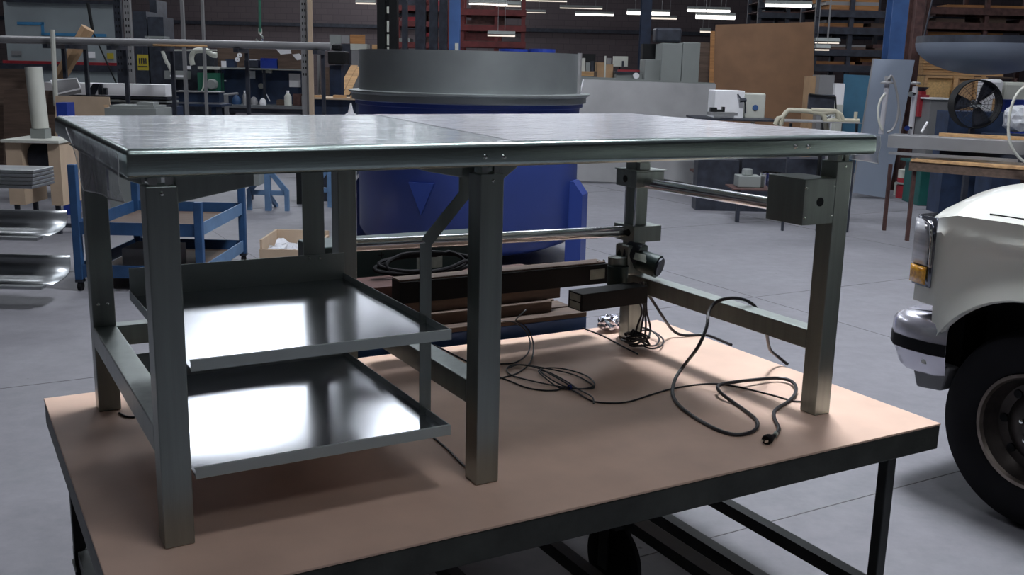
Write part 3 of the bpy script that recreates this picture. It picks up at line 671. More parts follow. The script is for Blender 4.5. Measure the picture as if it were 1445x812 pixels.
cbx.part('tray', MB().box((qa[0], 8.6, 0.0), (qb[0], 9.2, .02)).box((qa[0], 8.6, .021), (qb[0], 8.62, .20)).box((qa[0], 9.18, .021), (qb[0], 9.2, .28)).box((qa[0], 8.621, .021), (qa[0]+.02, 9.179, .28)).box((qb[0]-.02, 8.621, .021), (qb[0], 9.179, .24)), 'card_lt')
rnd = random.Random(5); rows = [[Vector((qa[0] + .03 + (qb[0]-qa[0]-.06) * i / 8, 8.63 + .54 * j / 8, .16 + rnd.uniform(-.03, .05))) for i in range(9)] for j in range(9)]
cbx.part('wrapping', MB().grid(rows), 'bagplastic', smooth=False)
fb('dark_carton', 'small black carton on the floor beside the wide shelf hanger', 'box', 418, 235, 432, 280, 12.9, .3, 'black', z0=0)

# ---- long low beam with blue top lying on the floor
A = HZ(700, 222, 0); B = HZ(1075, 296, 0); A.z = B.z = 0
d = (B - A).normalized(); n = Vector((-d.y, d.x, 0))
lb = T('floor_beam', 'long low black beam with blue top edge lying on the floor behind the tank', 'beam', A.lerp(B, .5), 'h')
lb.part('beam', MB().prism([A, B, B + n*.14, A + n*.14], (0, 0, .15)), 'black')
lb.part('blue_edge', MB().prism([A + n*.02 + Vector((0,0,.151)), B - d*2.5 + n*.02 + Vector((0,0,.151)), B - d*2.5 + n*.1 + Vector((0,0,.151)), A + n*.1 + Vector((0,0,.151))], (0, 0, .03)), 'standblue')

# ---- leaning steel sheets
def sheet(name, lab, pix, v0, v1, m, th=.02, edge=None):
    """corner pixels top-left, top-right, bottom-right, bottom-left; v1 depth at top, v0 at floor"""
    tl, tr_, br, bl = pix
    P = [H(*tl, v1), H(*tr_, v1), H(*br, v0), H(*bl, v0)]
    for p in P[2:]: p.z = max(p.z, 0.0)
    s_ = T(name, lab, 'sheet', (sum((p.x for p in P), 0) / 4, v0, 0), 'h')
    s_.part('sheet', MB().prism(P, (0, th, 0)), m)
    if edge: s_.part('bright_edge', MB().prism([P[0] + Vector((-.02, -.012, 0)), P[0] + Vector((.0, -.012, 0)), P[3] + Vector((.0, -.012, 0)), P[3] + Vector((-.02, -.012, 0))], (0, .011, 0)), edge)
    return s_
sheet('steel_sheet', 'big grey stainless sheet leaning right of the tank', [(824, 112), (1011, 119), (976, 262), (790, 254)], 16.1, 16.4, 'galv', edge='white')
sheet('steel_sheet', 'dull steel strip standing behind the big leaning sheet', [(806, 107), (1009, 117), (1003, 135), (806, 135)], 16.7, 16.7, 'greycab')
sheet('steel_sheet', 'tall blue-grey sheet leaning on the right aisle column', [(1233, 83), (1291, 85), (1253, 280), (1203, 272)], 14.9, 15.5, 'bluegrey', edge='galv')
sheet('teal_board', 'dark teal board leaning left of the tall blue-grey sheet', [(1191, 105), (1232, 107), (1229, 245), (1187, 245)], 16.6, 17, 'tealboard')
sheet('hardboard_sheet', 'very large brown hardboard panel standing behind the machines', [(1010, 35), (1149, 31), (1147, 238), (1000, 238)], 18.4, 18.8, 'card_dk')
sheet('hardboard_sheet', 'narrow brown panel edge left of the very large one', [(1003, 44), (1009, 44), (1003, 238), (997, 238)], 18.2, 18.4, 'wood_or')
sheet('hardboard_sheet', 'brown particleboard sheet standing at the far left', [(-30, 97), (38, 97), (38, 262), (-30, 262)], 13.2, 13.4, 'wood_dk')
sheet('hardboard_sheet', 'lower brown particleboard sheet behind the white tube', [(5, 126), (78, 128), (80, 262), (5, 262)], 13.0, 13.1, 'wood_dk')
sheet('cardboard_sheet', 'tan cardboard sheet standing behind the table left corner', [(78, 135), (154, 137), (166, 235), (78, 235)], 12.4, 12.5, 'card_lt')
sheet('cardboard_sheet', 'small tan cardboard offcut leaning on the tan sheet', [(146, 148), (152, 148), (163, 170), (156, 170)], 12.1, 12.2, 'card')

# ---- grinder bench at far left with white tube on it
g = FT('machine_bench', 'small bench with wide sides, white top and dark motor, far left', 'bench', H(55, 200, 10.4).x, 10.4)
zt = H(55, 196, 10.4).z
ua, ub = H(14, 198, 10.4).x, H(95, 198, 10.4).x
g.part('top', MB().box((ua, 10.2, zt - .03), (ub, 10.8, zt)), 'offwhite', bevel=.004)
g.part('side_panel', MB().box((ua + .02, 10.25, .3), (ua + .18, 10.75, zt - .031)), 'card_lt')
g.part('side_panel', MB().box((ub - .14, 10.25, .3), (ub - .02, 10.75, zt - .031)), 'card_lt')
g.part('motor', MB().lathe([(0, -.16), (.12, -.16), (.14, -.1), (.14, .1), (.1, .16), (0, .16)], ((ua + ub) / 2, 10.5, zt - .2), 'x', 20), 'dark', smooth=True)
g.part('motor_mount', MB().box(((ua + ub)/2 - .1, 10.35, zt - .42), ((ua + ub)/2 + .12, 10.65, zt - .342)), 'greycab')
for x in (ua + .05, ub - .12):
    for y in (10.28, 10.68):
        g.part('leg', MB().box((x, y, 0), (x + .04, y + .04, .299)), 'dark')
g.part('foot_bar', MB().box((ua - .1, 10.33, .06), (ub + .1, 10.37, .1)), 'dark')
q = H(57, 180, 10.5)
tb = FT('white_tube', 'tall off-white tube standing on the small bench at the far left', 'tube', q.x, 10.5, zt)
tb.part('foot_block', MB().box((q.x - .075, 10.43, zt), (q.x + .075, 10.57, zt + .10)), 'greycab')
lean = MB().lathe([(0, 0), (.082, 0), (.082, .62), (.072, .62), (.072, .02)], (0, 0, 0), 'z', 28).tf(Matrix.Translation((q.x, 10.5, zt + .101)) @ Matrix.Rotation(-.04, 4, 'Y'))
tb.part('tube', lean, 'offwhite', smooth=True)
fb('blue_bin', 'bright blue bin behind the table left corner', 'bin', 82, 145, 97, 235, 11.6, .2, 'binblue', z0=0)

# ---- partition wall with blue tape behind the stock rack
pw = FT('partition', 'grey sheet partition with blue tape lines at upper left', 'partition', H(85, 50, 19).x, 19)
a, b = rect(8, 4, 168, 92, 19, .05, z0=0)
pw.part('panel', MB().box(a, b), 'wallgrey')
for (x0, y0, x1, y1) in ((24, 31, 62, 35), (58, 31, 62, 50), (58, 47, 150, 51)):
    a, b = rect(x0, y0, x1, y1, 18.985, .01); pw.part('tape_line', MB().box(a, b), 'tape')
a, b = rect(4, 87, 168, 91, 18.97, .025); pw.part('red_stripe', MB().box(a, b), 'redbr')
a, b = rect(0, 91, 168, 100, 18.93, .06); pw.part('skirting', MB().box(a, b), 'dark')
a, b = rect(8, 0, 168, 4.5, 18.9, .09); pw.part('head_rail', MB().box(a, b), 'dark')
for i, (x0, y0, x1, y1, m, l) in enumerate(((121, 73, 134, 82, 'white', 'white notice pinned below the pipes'), (151, 75, 160, 83, 'yellow', 'small yellow card pinned below the pipes'), (16, 72, 30, 78, 'galv', 'small grey bracket plate on the partition'))):
    a, b = rect(x0, y0, x1, y1, 18.95, .012); solo('notice', l, 'notice', MB().box(a, b), m, 'h')

# ---- stock rack of long pipes (upper left)
zr = H(220, 66, 13).z
sr = FT('stock_rack', 'tall dark rack whose arms carry long pipes across upper left', 'rack', H(220, 66, 13).x, 13.1)
for px in (81, 112, 169, 236, 343, 452):
    q = H(px, 66, 13.1)
    p_ = sr.part('upright', MB().box((q.x - .022, 13.25, 0), (q.x + .022, 13.3, zr + .02)), 'dark')
    sr.part('arm', MB().box((q.x - .03, 12.75, zr - .05), (q.x + .03, 13.249, zr)), 'dark', parent=p_)
PIP = [(0, 51, 150, .020, 'rust', 'rusty thin pipe at the back of the stock rack'), (-40, 57, 450, .034, 'white', 'long pale pipe on top of the stock rack'), (-40, 62, 470, .045, 'galv', 'long grey pipe along the stock rack front'),
       (60, 59, 350, .022, 'rust', 'long rusty pipe beside the pale one'), (230, 57, 440, .018, 'redbr', 'dull red pipe at the right of the stock rack'), (-40, 54, 110, .016, 'white', 'short white rod at the left of the stock rack'), (225, 62, 300, .012, 'wood', 'short wooden strip on the stock rack')]
yy = 12.8
for i, (xa_, y_, xb_, r_, m_, l_) in enumerate(PIP):
    ua, ub = H(xa_, 60, 13).x, H(xb_, 62, 13).x; yc = (13.16, 12.93, 12.83, 13.08, 13.01, 13.21, 12.77)[i]
    solo('pipe', l_, 'pipe', MB().tube([(ua, yc, zr + .003 + r_), (ub, yc, zr + .003 + r_)], r_, 12), m_, 'h', 'stock lying on the pipe rack', smooth=True)
def upright(px0, px1, y0, v, lab, m='galv', holes=True, ybot=None):
    a, b = rect(px0, y0, px1, 60, v, .07, z0=0)
    b = (b[0], b[1], max(b[2], 4.2)); 
    s_ = FT('perforated_post', lab, 'post', (a[0] + b[0]) / 2, v)
    s_.part('post', MB().box(a, b), m)
    if holes:
        h = MB(); z = 1.6; wx = b[0] - a[0]
        while z < 4.1:
            for fx in (.22, .62): h.box((a[0] + wx * fx, v - .003, z), (a[0] + wx * (fx + .18), v - .0005, z + .035))
            z += .09
        s_.part('hole_row', h, 'black', kind='stuff')
upright(175, 184, 0, 15, 'galvanised perforated post left of the dark doorway')
upright(161, 171, 0, 15.2, 'darker perforated post beside the galvanised one', 'dark')
upright(424, 433, 0, 15, 'pale perforated post right of the workbench')
upright(434, 440, 0, 14.9, 'pinkish steel post beside the pale perforated post', 'card_lt', False)
upright(255, 259, 0, 15.5, 'thin pale conduit hanging left of centre', 'galv', False)
upright(284, 287, 0, 15.5, 'second thin pale conduit right of the first', 'galv', False)
# leaning bits on the pipe rack
q0, q1 = H(73, 42, 12.7), H(79, 62, 12.7)
def stick(lab, x0, y0, x1, y1, v, r, m, name='rod', cat='rod', v2=None):
    return solo(name, lab, cat, MB().tube([H(x0, y0, v), H(x1, y1, v2 or v)], r, 8), m, 'h', smooth=True)
stick('short pale rod standing on the left of the pipe rack', 74, 42, 79, 150, 12.65, .03, 'offwhite')
stick('tan plank leaning behind the pipe rack', 124, 40, 84, 110, 13.5, .09, 'card', 'plank', 'plank')
stick('thin black hose hanging across the partition', 124, 4, 131, 45, 18.3, .03, 'black')
stick('thin black cable slanting down to the long white beam', 131, 45, 172, 135, 15.5, .012, 'black')
# ---- long white beam on machine bed
mb_ = FT('machine_bed', 'long dark machine bed with stacked rails at left', 'machine', H(150, 150, 14).x, 14.2)
for k, (y0, y1) in enumerate(((136, 139), (141, 144), (146, 149))):
    a, b = rect(80, y0, 235, y1, 13.9 - .05 * k, .5); mb_.part('rail', MB().box(a, b), 'dark' if k != 1 else 'greycab')
a, b = rect(78, 150, 240, 235, 13.85, .6, z0=0); mb_.part('base', MB().box(a, b), 'darkblue')
a, b = rect(62, 118, 233, 134.5, 13.9, .35)
solo('white_beam', 'long bright white box beam lying on the machine bed', 'beam', MB().box(a, b), 'white', 'h')
a = [H(72, 114, 13.2), H(108, 111, 13.2), H(114, 125, 12.8), H(80, 133, 12.8)]
ps = T('grey_pan', 'tilted grey metal pan in front of the white beam', 'pan', (a[3].x, 12.9, a[3].z), 'h')
ps.part('pan', MB().prism(a, (0, .02, -.05)), 'galv'); ps.part('pan_rim', MB().tube([a[0], a[1], a[2], a[3], a[0]], .012, 6), 'white')
solo('pan_support', 'dark slanted bracket across the white beam', 'bracket', MB().prism([H(131, 118, 13.6), H(141, 118, 13.6), H(133, 134, 13.6), H(121, 134, 13.6)], (0, .03, 0)).box(*rect(138, 118, 144, 134, 13.65, .05)).box(*rect(146, 124, 150, 134, 13.65, .05)), 'dark', 'h')
a, b = rect(155, 149, 218, 153, 11.8, .4)
solo('machine_cover', 'grey metal lid with raised centre behind the table', 'lid', MB().box(a, b).box(*rect(193, 144.5, 216, 149, 11.9, .2)).box(*rect(150, 153, 222, 240, 11.75, .55, z0=0)), 'greycab', 'h')

# ---- dark machines, left centre
dm = FT('press_machine', 'dark machine with pale duct and papers left of the workbench', 'machine', H(270, 120, 17).x, 17)
a, b = rect(232, 72, 305, 250, 17.3, .8, z0=0); dm.part('frame', MB().box(a, b), 'dark')
a, b = rect(232, 100, 262, 112, 17.0, .28); dm.part('head', MB().box(a, b), 'greycab')
dp = [H(x, y, 17.05) for x, y in ((272, 92), (270, 82), (274, 73), (282, 71), (292, 72), (299, 77), (306, 78))]
dm.part('duct', MB().tube(smooth_pts(dp, 5), .045, 12), 'offwhite', smooth=True)
a, b = rect(279, 94, 307, 98, 16.9, .38); dm.part('shelf', MB().box(a, b), 'offwhite')
a, b = rect(279, 103, 307, 130, 16.9, .38); gq = dm.part('green_cabinet', MB().box(a, b), 'green')
q = H(298, 119, 16.8); dm.part('motor', MB().lathe([(0, -.02), (.07, -.02), (.085, 0), (.085, .1)], q, 'y', 20), 'greycab', parent=gq, smooth=True)
dm.part('hose', MB().tube(smooth_pts([H(287, 78, 16.75), H(288, 100, 16.75), H(287, 122, 16.75), H(284, 129, 16.75)], 4), .012, 6), 'offwhite', smooth=True)
dm.part('guard_frame', MB().tube([H(229, 72, 16.95), H(236, 90, 16.95)], .03, 6).tube([H(236, 88, 16.95), H(242, 100, 16.95)], .03, 6).tube([H(231, 71, 16.95), H(306, 71, 16.95)], .015, 6), 'offwhite')
for (x0, y0, x1, y1) in ((262, 93, 269, 98), (240, 106, 262, 109)):
    a, b = rect(x0, y0, x1, y1, 16.9, .02); dm.part('paper', MB().box(a, b), 'white')
a, b = rect(245, 130, 309, 145, 15.8, .25)
cs = T('channel_beam', 'dark blue steel channel with light flanges lying behind the table', 'beam', (a[0], 15.9, a[2]), 'h')
cs.part('web', MB().box(a, b), 'darkblue'); cs.part('flange', MB().box(*rect(244, 129, 309, 130.6, 15.75, .3)), 'galv'); cs.part('flange', MB().box(*rect(235, 144.4, 309, 146.2, 15.75, .3)), 'galv')
solo('steel_bench', 'dark steel bench carrying the blue channel beam', 'bench', MB().box(*rect(220, 146.8, 312, 150, 15.6, .6)).box(*rect(225, 150, 232, 250, 15.7, .3, z0=0)).box(*rect(300, 150, 307, 250, 15.7, .3, z0=0)), 'darkblue', 'h')
# yellow sign with dark letters hung on a post
sg = FT('yellow_sign', 'yellow sign with dark upright strokes hanging left of the machine', 'sign', H(201, 90, 16).x, 16, H(201, 100, 16).z)
a, b = rect(194, 77, 209, 99, 16, .012); sg.part('plate', MB().box(a, b), 'yellow')
ln = MB()
for x in (196, 199, 202, 205): ln.box(*rect(x, 82, x + 1.4, 90, 15.99, .008))
ln.box(*rect(199, 82, 201, 83.3, 15.99, .008)).box(*rect(202, 86, 204, 87, 15.99, .008)).box(*rect(195, 93, 208, 94, 15.99, .008))
sg.part('lettering', ln, 'dark', kind='stuff')
sg.part('hanger', MB().box(*rect(200, 62, 201, 77, 16.0, .01)), 'dark')
# upper left machinery silhouettes against the dark
uc = FT('tall_cabinet', 'tall dim grey cabinets behind the stock rack', 'cabinet', H(210, 40, 20).x, 20)
for (x0, y0, x1, m) in ((188, 16, 207, 'greycab'), (209, 24, 231, 'greycab'), (212, 0, 222, 'dark')):
    a, b = rect(x0, y0, x1, 60, 20 if m != 'dark' else 20.8, .6, z0=0); uc.part('body', MB().box(a, b), m if m == 'dark' else 'dark')
a, b = rect(204, 51, 232, 54, 19.6, .3); uc.part('ledge', MB().box(a, b), 'greycab')

# ---- workbench with shelf and clutter
wb = FT('workbench', 'dark workbench with upper shelf, papers and tool clutter', 'workbench', H(372, 150, 16.8).x, 17)
vb = 16.8
a, b = rect(308, 96.5, 430, 98.5, vb + .25, .35); wb.part('shelf', MB().box(a, b), 'greycab')
a, b = rect(308, 66, 430, 150, vb + .62, .04); wb.part('back_panel', MB().box(a, b), 'wood_dk')
a, b = rect(308, 99, 430, 148, vb + .58, .03); wb.part('peg_board', MB().box(a, b), 'darkblue')
a, b = rect(310, 149, 434, 153, vb - .1, .75); wb.part('worktop', MB().box(a, b), 'alu'); ztop_b = b[2]
a, b = rect(312, 154, 432, 160, vb - .05, .1); wb.part('apron', MB().box(a, b), 'dark')
for (x, y) in ((312, vb), (424, vb), (312, vb + .5), (424, vb + .5)):
    q = H(x, 150, vb); wb.part('leg', MB().box((q.x, y, 0), (q.x + .08, y + .08, ztop_b - .06)), 'dark')
for x in (309, 371, 427):
    q = H(x, 120, vb + .3); wb.part('shelf_post', MB().box((q.x, vb + .3, ztop_b), (q.x + .04, vb + .34, H(x, 98.8, vb + .3).z)), 'dark')
zs = H(370, 96.5, vb + .25).z + .001
def sitbox(name, lab, cat, x0, y0, x1, m, v, z0, dep=.2, **k):
    a, b = rect(x0, y0, x1, y0, v, dep); return solo(name, lab, cat, MB().box((a[0], v, z0), (b[0], v + dep, a[2])), m, 'h', **k)
# shelf goods
bb = FT('blue_tray', 'bright blue plastic parts tray on the workbench shelf', 'tray', H(379, 94, vb + .3).x, vb + .3, zs)
a, b = rect(368, 84, 391, 84, vb + .3, .22); x0, x1, zt_ = a[0], b[0], a[2]
bb.part('tray', MB().box((x0, vb+.27, zs), (x1, vb+.5, zs+.008)).box((x0, vb+.27, zs+.009), (x1, vb+.28, zt_-.02)).box((x0, vb+.49, zs+.009), (x1, vb+.5, zt_+.02)).box((x0, vb+.281, zs+.009), (x0+.01, vb+.489, zt_+.02)).box((x1-.01, vb+.281, zs+.009), (x1, vb+.489, zt_)), 'binblue')
sitbox('cardboard_box', 'brown cardboard box at the right of the workbench shelf', 'box', 392, 77, 424, 'wood_dk', vb + .28, zs)
sitbox('dark_box', 'dark round-cornered box left of the blue tray', 'box', 344, 84, 364, 'dark', vb + .3, zs, bevel=.02)
sitbox('dark_box', 'dark blue box beside the white card on the shelf', 'box', 318, 84, 330, 'darkblue', vb + .3, zs)
sitbox('white_card', 'white card standing at the left end of the shelf', 'card', 312, 86, 319, 'white', vb + .27, zs, dep=.01)
for (cx, cy_, r, l, zz) in ((338, 78, .036, 'upper', .08), (335, 84, .036, 'lower', 0)):
    q = H(cx, cy_, vb + .27)
    tp_ = T('tape_roll', l + ' white tape roll on the workbench shelf', 'tape roll', (q.x, vb + .27, q.z - r), 'h')
    tp_.part('roll', MB().lathe([(.4*r, -.02), (r, -.02), (r, .02), (.4*r, .02), (.4*r, -.02)], q, 'y', 20), 'white', smooth=True)
for l, pl_ in (('upper white booklet leaning open on the cardboard box', [(389, 68.5), (409, 67.5), (411, 75.5), (396, 77)]), ('lower white booklet tilted on the cardboard box', [(412, 77), (422, 75.5), (431, 83.5), (419, 85)])):
    solo('booklet', l, 'booklet', MB().prism([H(x, y, vb + .24 + .02 * (y > 76)) for x, y in pl_], (0, .012, 0)), 'white', 'h')
for l, r_ in (('small square paper pinned under the shelf', (349, 100, 360, 111)), ('large white sheet pinned at the right of the pegboard', (408, 104, 424, 123)), ('narrow grey note at the left bench post', (314, 113, 319, 115))):
    a, b = rect(*r_, vb + .565, .01); solo('notice', l, 'notice', MB().box(a, b), 'white', 'h')
sitbox('plaque', 'pale stacked trays hanging under the shelf', 'tray', 370, 99, 382, 'offwhite', vb + .45, H(375, 103, vb + .45).z, dep=.1)
def bottle(px, ptop, v, r, m, l):
    q = H(px, ptop, v); h = q.z - ztop_b
    b_ = T('bottle', l, 'bottle', (q.x, v, ztop_b), 'h')
    b_.part('body', MB().lathe([(0, 0), (r, 0), (r, h*.62), (r*.5, h*.8), (r*.35, h*.82)], (q.x, v, ztop_b), 'z', 16), m, smooth=True)
    b_.part('cap', MB().lathe([(r*.4, h*.821), (r*.4, h), (0, h)], (q.x, v, ztop_b), 'z', 12), 'white')
bottle(406, 128, vb + .05, .06, 'offwhite', 'grey-white squeeze bottle on the workbench, left one')
bottle(429.5, 128, vb + .05, .05, 'galv', 'taller pale bottle at the right end of the workbench')
bottle(345, 128, vb + .05, .035, 'galv', 'small clear funnel bottle at the left of the worktop')
sitbox('toolbox', 'dark maroon box between the two pale bottles', 'box', 413, 133, 427, 'rust', vb + .15, ztop_b)
sitbox('toolbox', 'dull brown tin left of the squeeze bottle', 'tin', 390, 141, 402, 'wood_dk', vb + .15, ztop_b)
for l, px, py, r, m in (('grey grinder head on the worktop', 359, 134, .07, 'galv'), ('round pale gauge hanging on the pegboard', 361, 122, .045, 'offwhite'), ('dark blue motor on the worktop at left', 335, 142, .08, 'blue'), ('crumpled white rag on the worktop', 372, 143, .06, 'white')):
    q = H(px, py, vb + .2)
    if 'pegboard' in l:
        solo('gauge', l, 'gauge', MB().lathe([(0, -.03), (r, -.02), (r, .02)], (q.x, vb + .55, q.z), 'y', 18), m, 'h', smooth=True)
    else:
        solo('motor' if 'rag' not in l else 'rag', l, 'motor' if 'rag' not in l else 'rag', MB().lathe([(0, 0), (r*.9, 0), (r, r*.5), (r*.8, r*1.3), (r*.3, r*1.8), (0, r*1.9)], (q.x, vb + .15, ztop_b), 'z', 14), m, 'h', smooth=True)
stick('white pencil-like tool leaning on the worktop', 376, 133, 381, 143, vb + .3, .008, 'white', 'tool', 'tool')
stick('grey clamp bar lying across the left of the worktop', 316, 134, 336, 132, vb + .0, .02, 'galv', 'clamp', 'tool')
solo('clamp_stand', 'grey pipe stand at the left end of the workbench', 'stand', MB().box(*rect(318, 134, 323, 250, vb - .3, .06, z0=0)), 'galv', 'h')

# ---- between workbench and tank
fr = FT('tube_stand', 'thin grey pipe frame right of the workbench', 'frame', H(455, 100, 17.6).x, 17.6)
fr.part('upright', MB().box(*rect(448, 72, 452, 135, 17.6, .04, z0=0)), 'galv'); fr.part('top_bar', MB().box(*rect(434, 70.5, 460, 72, 17.55, .04)), 'galv')
fb('cardboard_tube', 'grey-brown cardboard tube standing by the dark drill machine', 'tube', 456, 95, 464, 135, 17.3, .1, 'wood_dk', z0=0)
dr = FT('drill_press', 'black drill press between the pipe frame and the tank', 'machine', H(478, 100, 17.4).x, 17.4)
dr.part('column', MB().box(*rect(466, 92, 482, 250, 17.5, .3, z0=0)), 'darkblue'); dr.part('head', MB().box(*rect(462, 72, 487, 91, 17.3, .5)), 'black', bevel=.03); dr.part('motor', MB().box(*rect(468, 62, 480, 71.5, 17.4, .25)), 'black', bevel=.03)
for l, a_, b_, r_ in (('front plank leaning between drill press and tank', (500, 92), (477, 134), .06), ('rear plank leaning between drill press and tank', (507, 94), (488, 134), .06)):
    dv = 0 if 'front' in l else .45; p0, p1 = H(*a_, 18.5 + dv), H(*b_, 18.1 + dv); solo('plank', l, 'plank', MB().prism([p0 + Vector((-r_,0,0)), p0 + Vector((r_,0,0)), p1 + Vector((r_,0,0)), p1 + Vector((-r_,0,0))], (0, .03, 0)), 'wood', 'h', 'planks leaning left of the tank')
sb = FT('side_table', 'dark table with pale top left of the tank', 'table', H(470, 145, 16.4).x, 16.4)
sb.part('top', MB().box(*rect(434, 138, 506, 140.5, 16.3, .6)), 'card_lt'); sb.part('cabinet', MB().box(*rect(440, 141, 503, 250, 16.5, .4, z0=0)), 'darkblue')  # pale top slab over a dark blue cabinet
zt2 = H(470, 138, 16.3).z
for i, (x0, x1, y, l) in enumerate(((434, 454, 134.5, 'left'), (470, 487, 134.5, 'middle'), (494, 507, 135, 'right'))):
    sitbox('offcut', l + ' wood offcut lying on the dark side table', 'offcut', x0, y, x1, 'wood', 16.35, zt2 + .001, dep=.12)
solo('white_cone', 'small white cone cup standing just behind the table left of the tank', 'cone', MB().lathe([(0, 0), (.05, 0), (.01, .16), (0, .16)], (H(495, 150, 16.0).x, 16.0, H(495, 160, 16).z), 'z', 12).box((H(495,150,16).x-.07, 15.93, 0), (H(495,150,16).x+.07, 16.07, H(495,160,16).z-.001)), 'white', 'h')
for l, r_, v, m in (('pale board on the wall far left of the pair', (465, 49, 481, 68), 30, 'greycab'), ('white board on the far wall beside the orange one', (481.5, 50, 493, 61), 30, 'galv'), ('orange-brown board on the far wall', (494, 49, 515, 66), 30.2, 'wood_or'), ('pale yellow strip on the far wall beside the black column', (525, 63, 532, 72), 30.2, 'wood')):
    fb('wall_board', l, 'board', *r_, v, .05, m)
fb('storage_box', 'dim grey cabinet below the wall boards', 'cabinet', 473, 62, 494, 92, 22, .4, 'dark', z0=0)
fb('storage_box', 'white box on the grey cabinet left of the tank ring', 'box', 494.5, 62, 518, 70.5, 20.5, .4, 'offwhite')
fb('storage_box', 'pale grey carton under the white box left of the tank', 'box', 496, 71, 506, 90, 20.5, .4, 'galv', z0=0)

# ---- columns
def column(x0, x1, v, m, lab, yb=90):
    a, b = rect(x0, 0, x1, 60, v, .32, z0=0); c_ = FT('column', lab, 'column', (a[0] + b[0]) / 2, v)
    w2 = (b[0] - a[0]) / 2; xm_ = (a[0] + b[0]) / 2
    c_.part('flange', MB().box((a[0], v, 0), (b[0], v + .02, CEIL - .01)), m)
    c_.part('web', MB().box((xm_ - .012, v + .021, 0), (xm_ + .012, v + .279, CEIL - .01)), m)
    c_.part('flange', MB().box((a[0], v + .28, 0), (b[0], v + .3, CEIL - .01)), m)
    return c_
cc_ = column(634, 648, 13.5, 'colblue', 'blue steel roof column rising behind the tank')
cc_.part('tag', MB().box(*rect(642, 61, 647, 73, 13.48, .015)), 'offwhite')
column(1258, 1287, 17.0, 'colblue', 'broad dark blue roof column at the right')
column(905, 919, 24, 'darkblue', 'dim blue roof column beside the hanging lamps')
column(1291, 1303, 15.8, 'rust', 'rusty brown column right of the tall sheet')
bk = FT('black_column', 'black slotted column left of the blue one', 'column', H(540, 40, 19).x, 19)
a, b = rect(532, 0, 543, 60, 19, .3, z0=0); bk.part('side', MB().box(a, (b[0], b[1], 5)), 'black')
a, b = rect(549, 0, 560, 60, 19, .3, z0=0); bk.part('side', MB().box(a, (b[0], b[1], 5)), 'black')
for y0, y1 in ((-12, 9), (19, 29), (45, 48), (64, 66)):
    bk.part('batten', MB().box(*rect(543.2, y0, 548.8, y1, 19.05, .1)), 'black')
for l, r_ in (('pale light patch in the upper slot of the black column', (541, 9, 550, 19)), ('pale light patch in the middle slot', (541, 29, 550, 46)), ('pale light patch in the lower slot', (541, 48, 550, 72))):
    fb('window_pane', l, 'window', *r_, 22, .02, 'offwhite')
for i, (x0, x1, l) in enumerate(((567, 574, 'first'), (586, 600, 'second'), (606, 617, 'third'), (620, 631, 'fourth'))):
    a, b = rect(x0, 0, x1, 60, 20 + .3 * i, .2, z0=0); solo('dark_post', l + ' dark post right of the slotted black column', 'post', MB().box(a, (b[0], b[1], 4.6)), 'dark', 'h')

# ---- red pallet racks
def rack(lab, x0, x1, v, levels, ups, m='red', boards=()):
    r_ = FT('pallet_rack', lab, 'rack', H((x0 + x1) / 2, 50, v).x, v)
    ua, ub = H(x0, 50, v).x, H(x1, 50, v).x
    for px in ups:
        q = H(px, 50, v)
        for y in (v, v + 1.0): r_.part('upright', MB().box((q.x - .04, y, 0), (q.x + .04, y + .08, 5.2)), m)
    zs_ = []
    for py in levels:
        z = H((x0 + x1) / 2, py, v).z; zs_.append(z)
        r_.part('beam', MB().box((ua, v - .03, z - .06), (ub, v - .001, z + .06)), m); r_.part('beam', MB().box((ua, v + 1.081, z - .06), (ub, v + 1.12, z + .06)), m)
        r_.part('deck', MB().box((ua, v + .001, z + .061), (ub, v + 1.08, z + .075)), 'rust')
    return zs_, ua, ub
rk = random.Random(11); LAB = []
LV = ['lowest', 'middle', 'third', 'top']; ON = 'first second third fourth fifth sixth seventh eighth ninth tenth eleventh twelfth thirteenth fourteenth fifteenth sixteenth'.split()
CN = {'rust': 'rusty', 'red': 'dull red', 'redbr': 'bright red', 'wood_dk': 'brown', 'wood_or': 'orange', 'galv': 'light grey', 'greycab': 'grey', 'dark': 'dark'}
def fill(zs_, ua, ub, v, n, mats, names, where, wmin=.5, wmax=1.8, hmin=.03, hmax=.16):
    """boards and bars lying on a rack, each its own object"""
    k = 0
    for li, z in enumerate(zs_):
        u = ua + rk.uniform(.02, .2); col = 0
        while u < ub - wmin:
            w_ = min(rk.uniform(wmin, wmax), ub - u); zz = z + .0765
            for s in range(rk.choice((1, 2, 2, 3))):
                h = rk.uniform(hmin, hmax); m_ = rk.choice(mats); o_ = rk.uniform(0, .12)
                nm = rk.choice(names)
                kk_ = len([1 for x_ in LAB if x_ == (where, li, col)]) if s == 0 else 0
                lab_ = '%s %s, %s, %s level, %s pile, %s' % (CN.get(m_, 'dark'), nm.replace('_', ' '), where, LV[li], ON[col], ('lowest', 'second', 'third')[s])
                ob_ = solo(nm, lab_, nm.replace('steel_bar', 'bar'), MB().box((u + o_, v + .1, zz), (u + w_, v + .95, zz + h)), m_, 'h', 'stock lying on the ' + where)
                zz += h + .001
            col += 1
            u += w_ + rk.uniform(.03, .25)
z_, a_, b_ = rack('dark red pallet rack right of the blue column behind the tank', 649, 742, 22, (63, 40, 18), (652, 700, 738))
fill(z_, a_, b_, 22, 0, ['rust', 'red', 'wood_dk', 'dark'], ['board', 'steel_bar'], 'rack right of blue column', .5, 1.0, .03, .12)
z_, a_, b_ = rack('dark red pallet rack left of the blue column', 553, 634, 25, (64, 34, 12), (556, 598, 632))
fill(z_, a_, b_, 25, 0, ['rust', 'redbr', 'greycab', 'dark'], ['board', 'carton'], 'rack left of blue column', .3, .7, .05, .14)
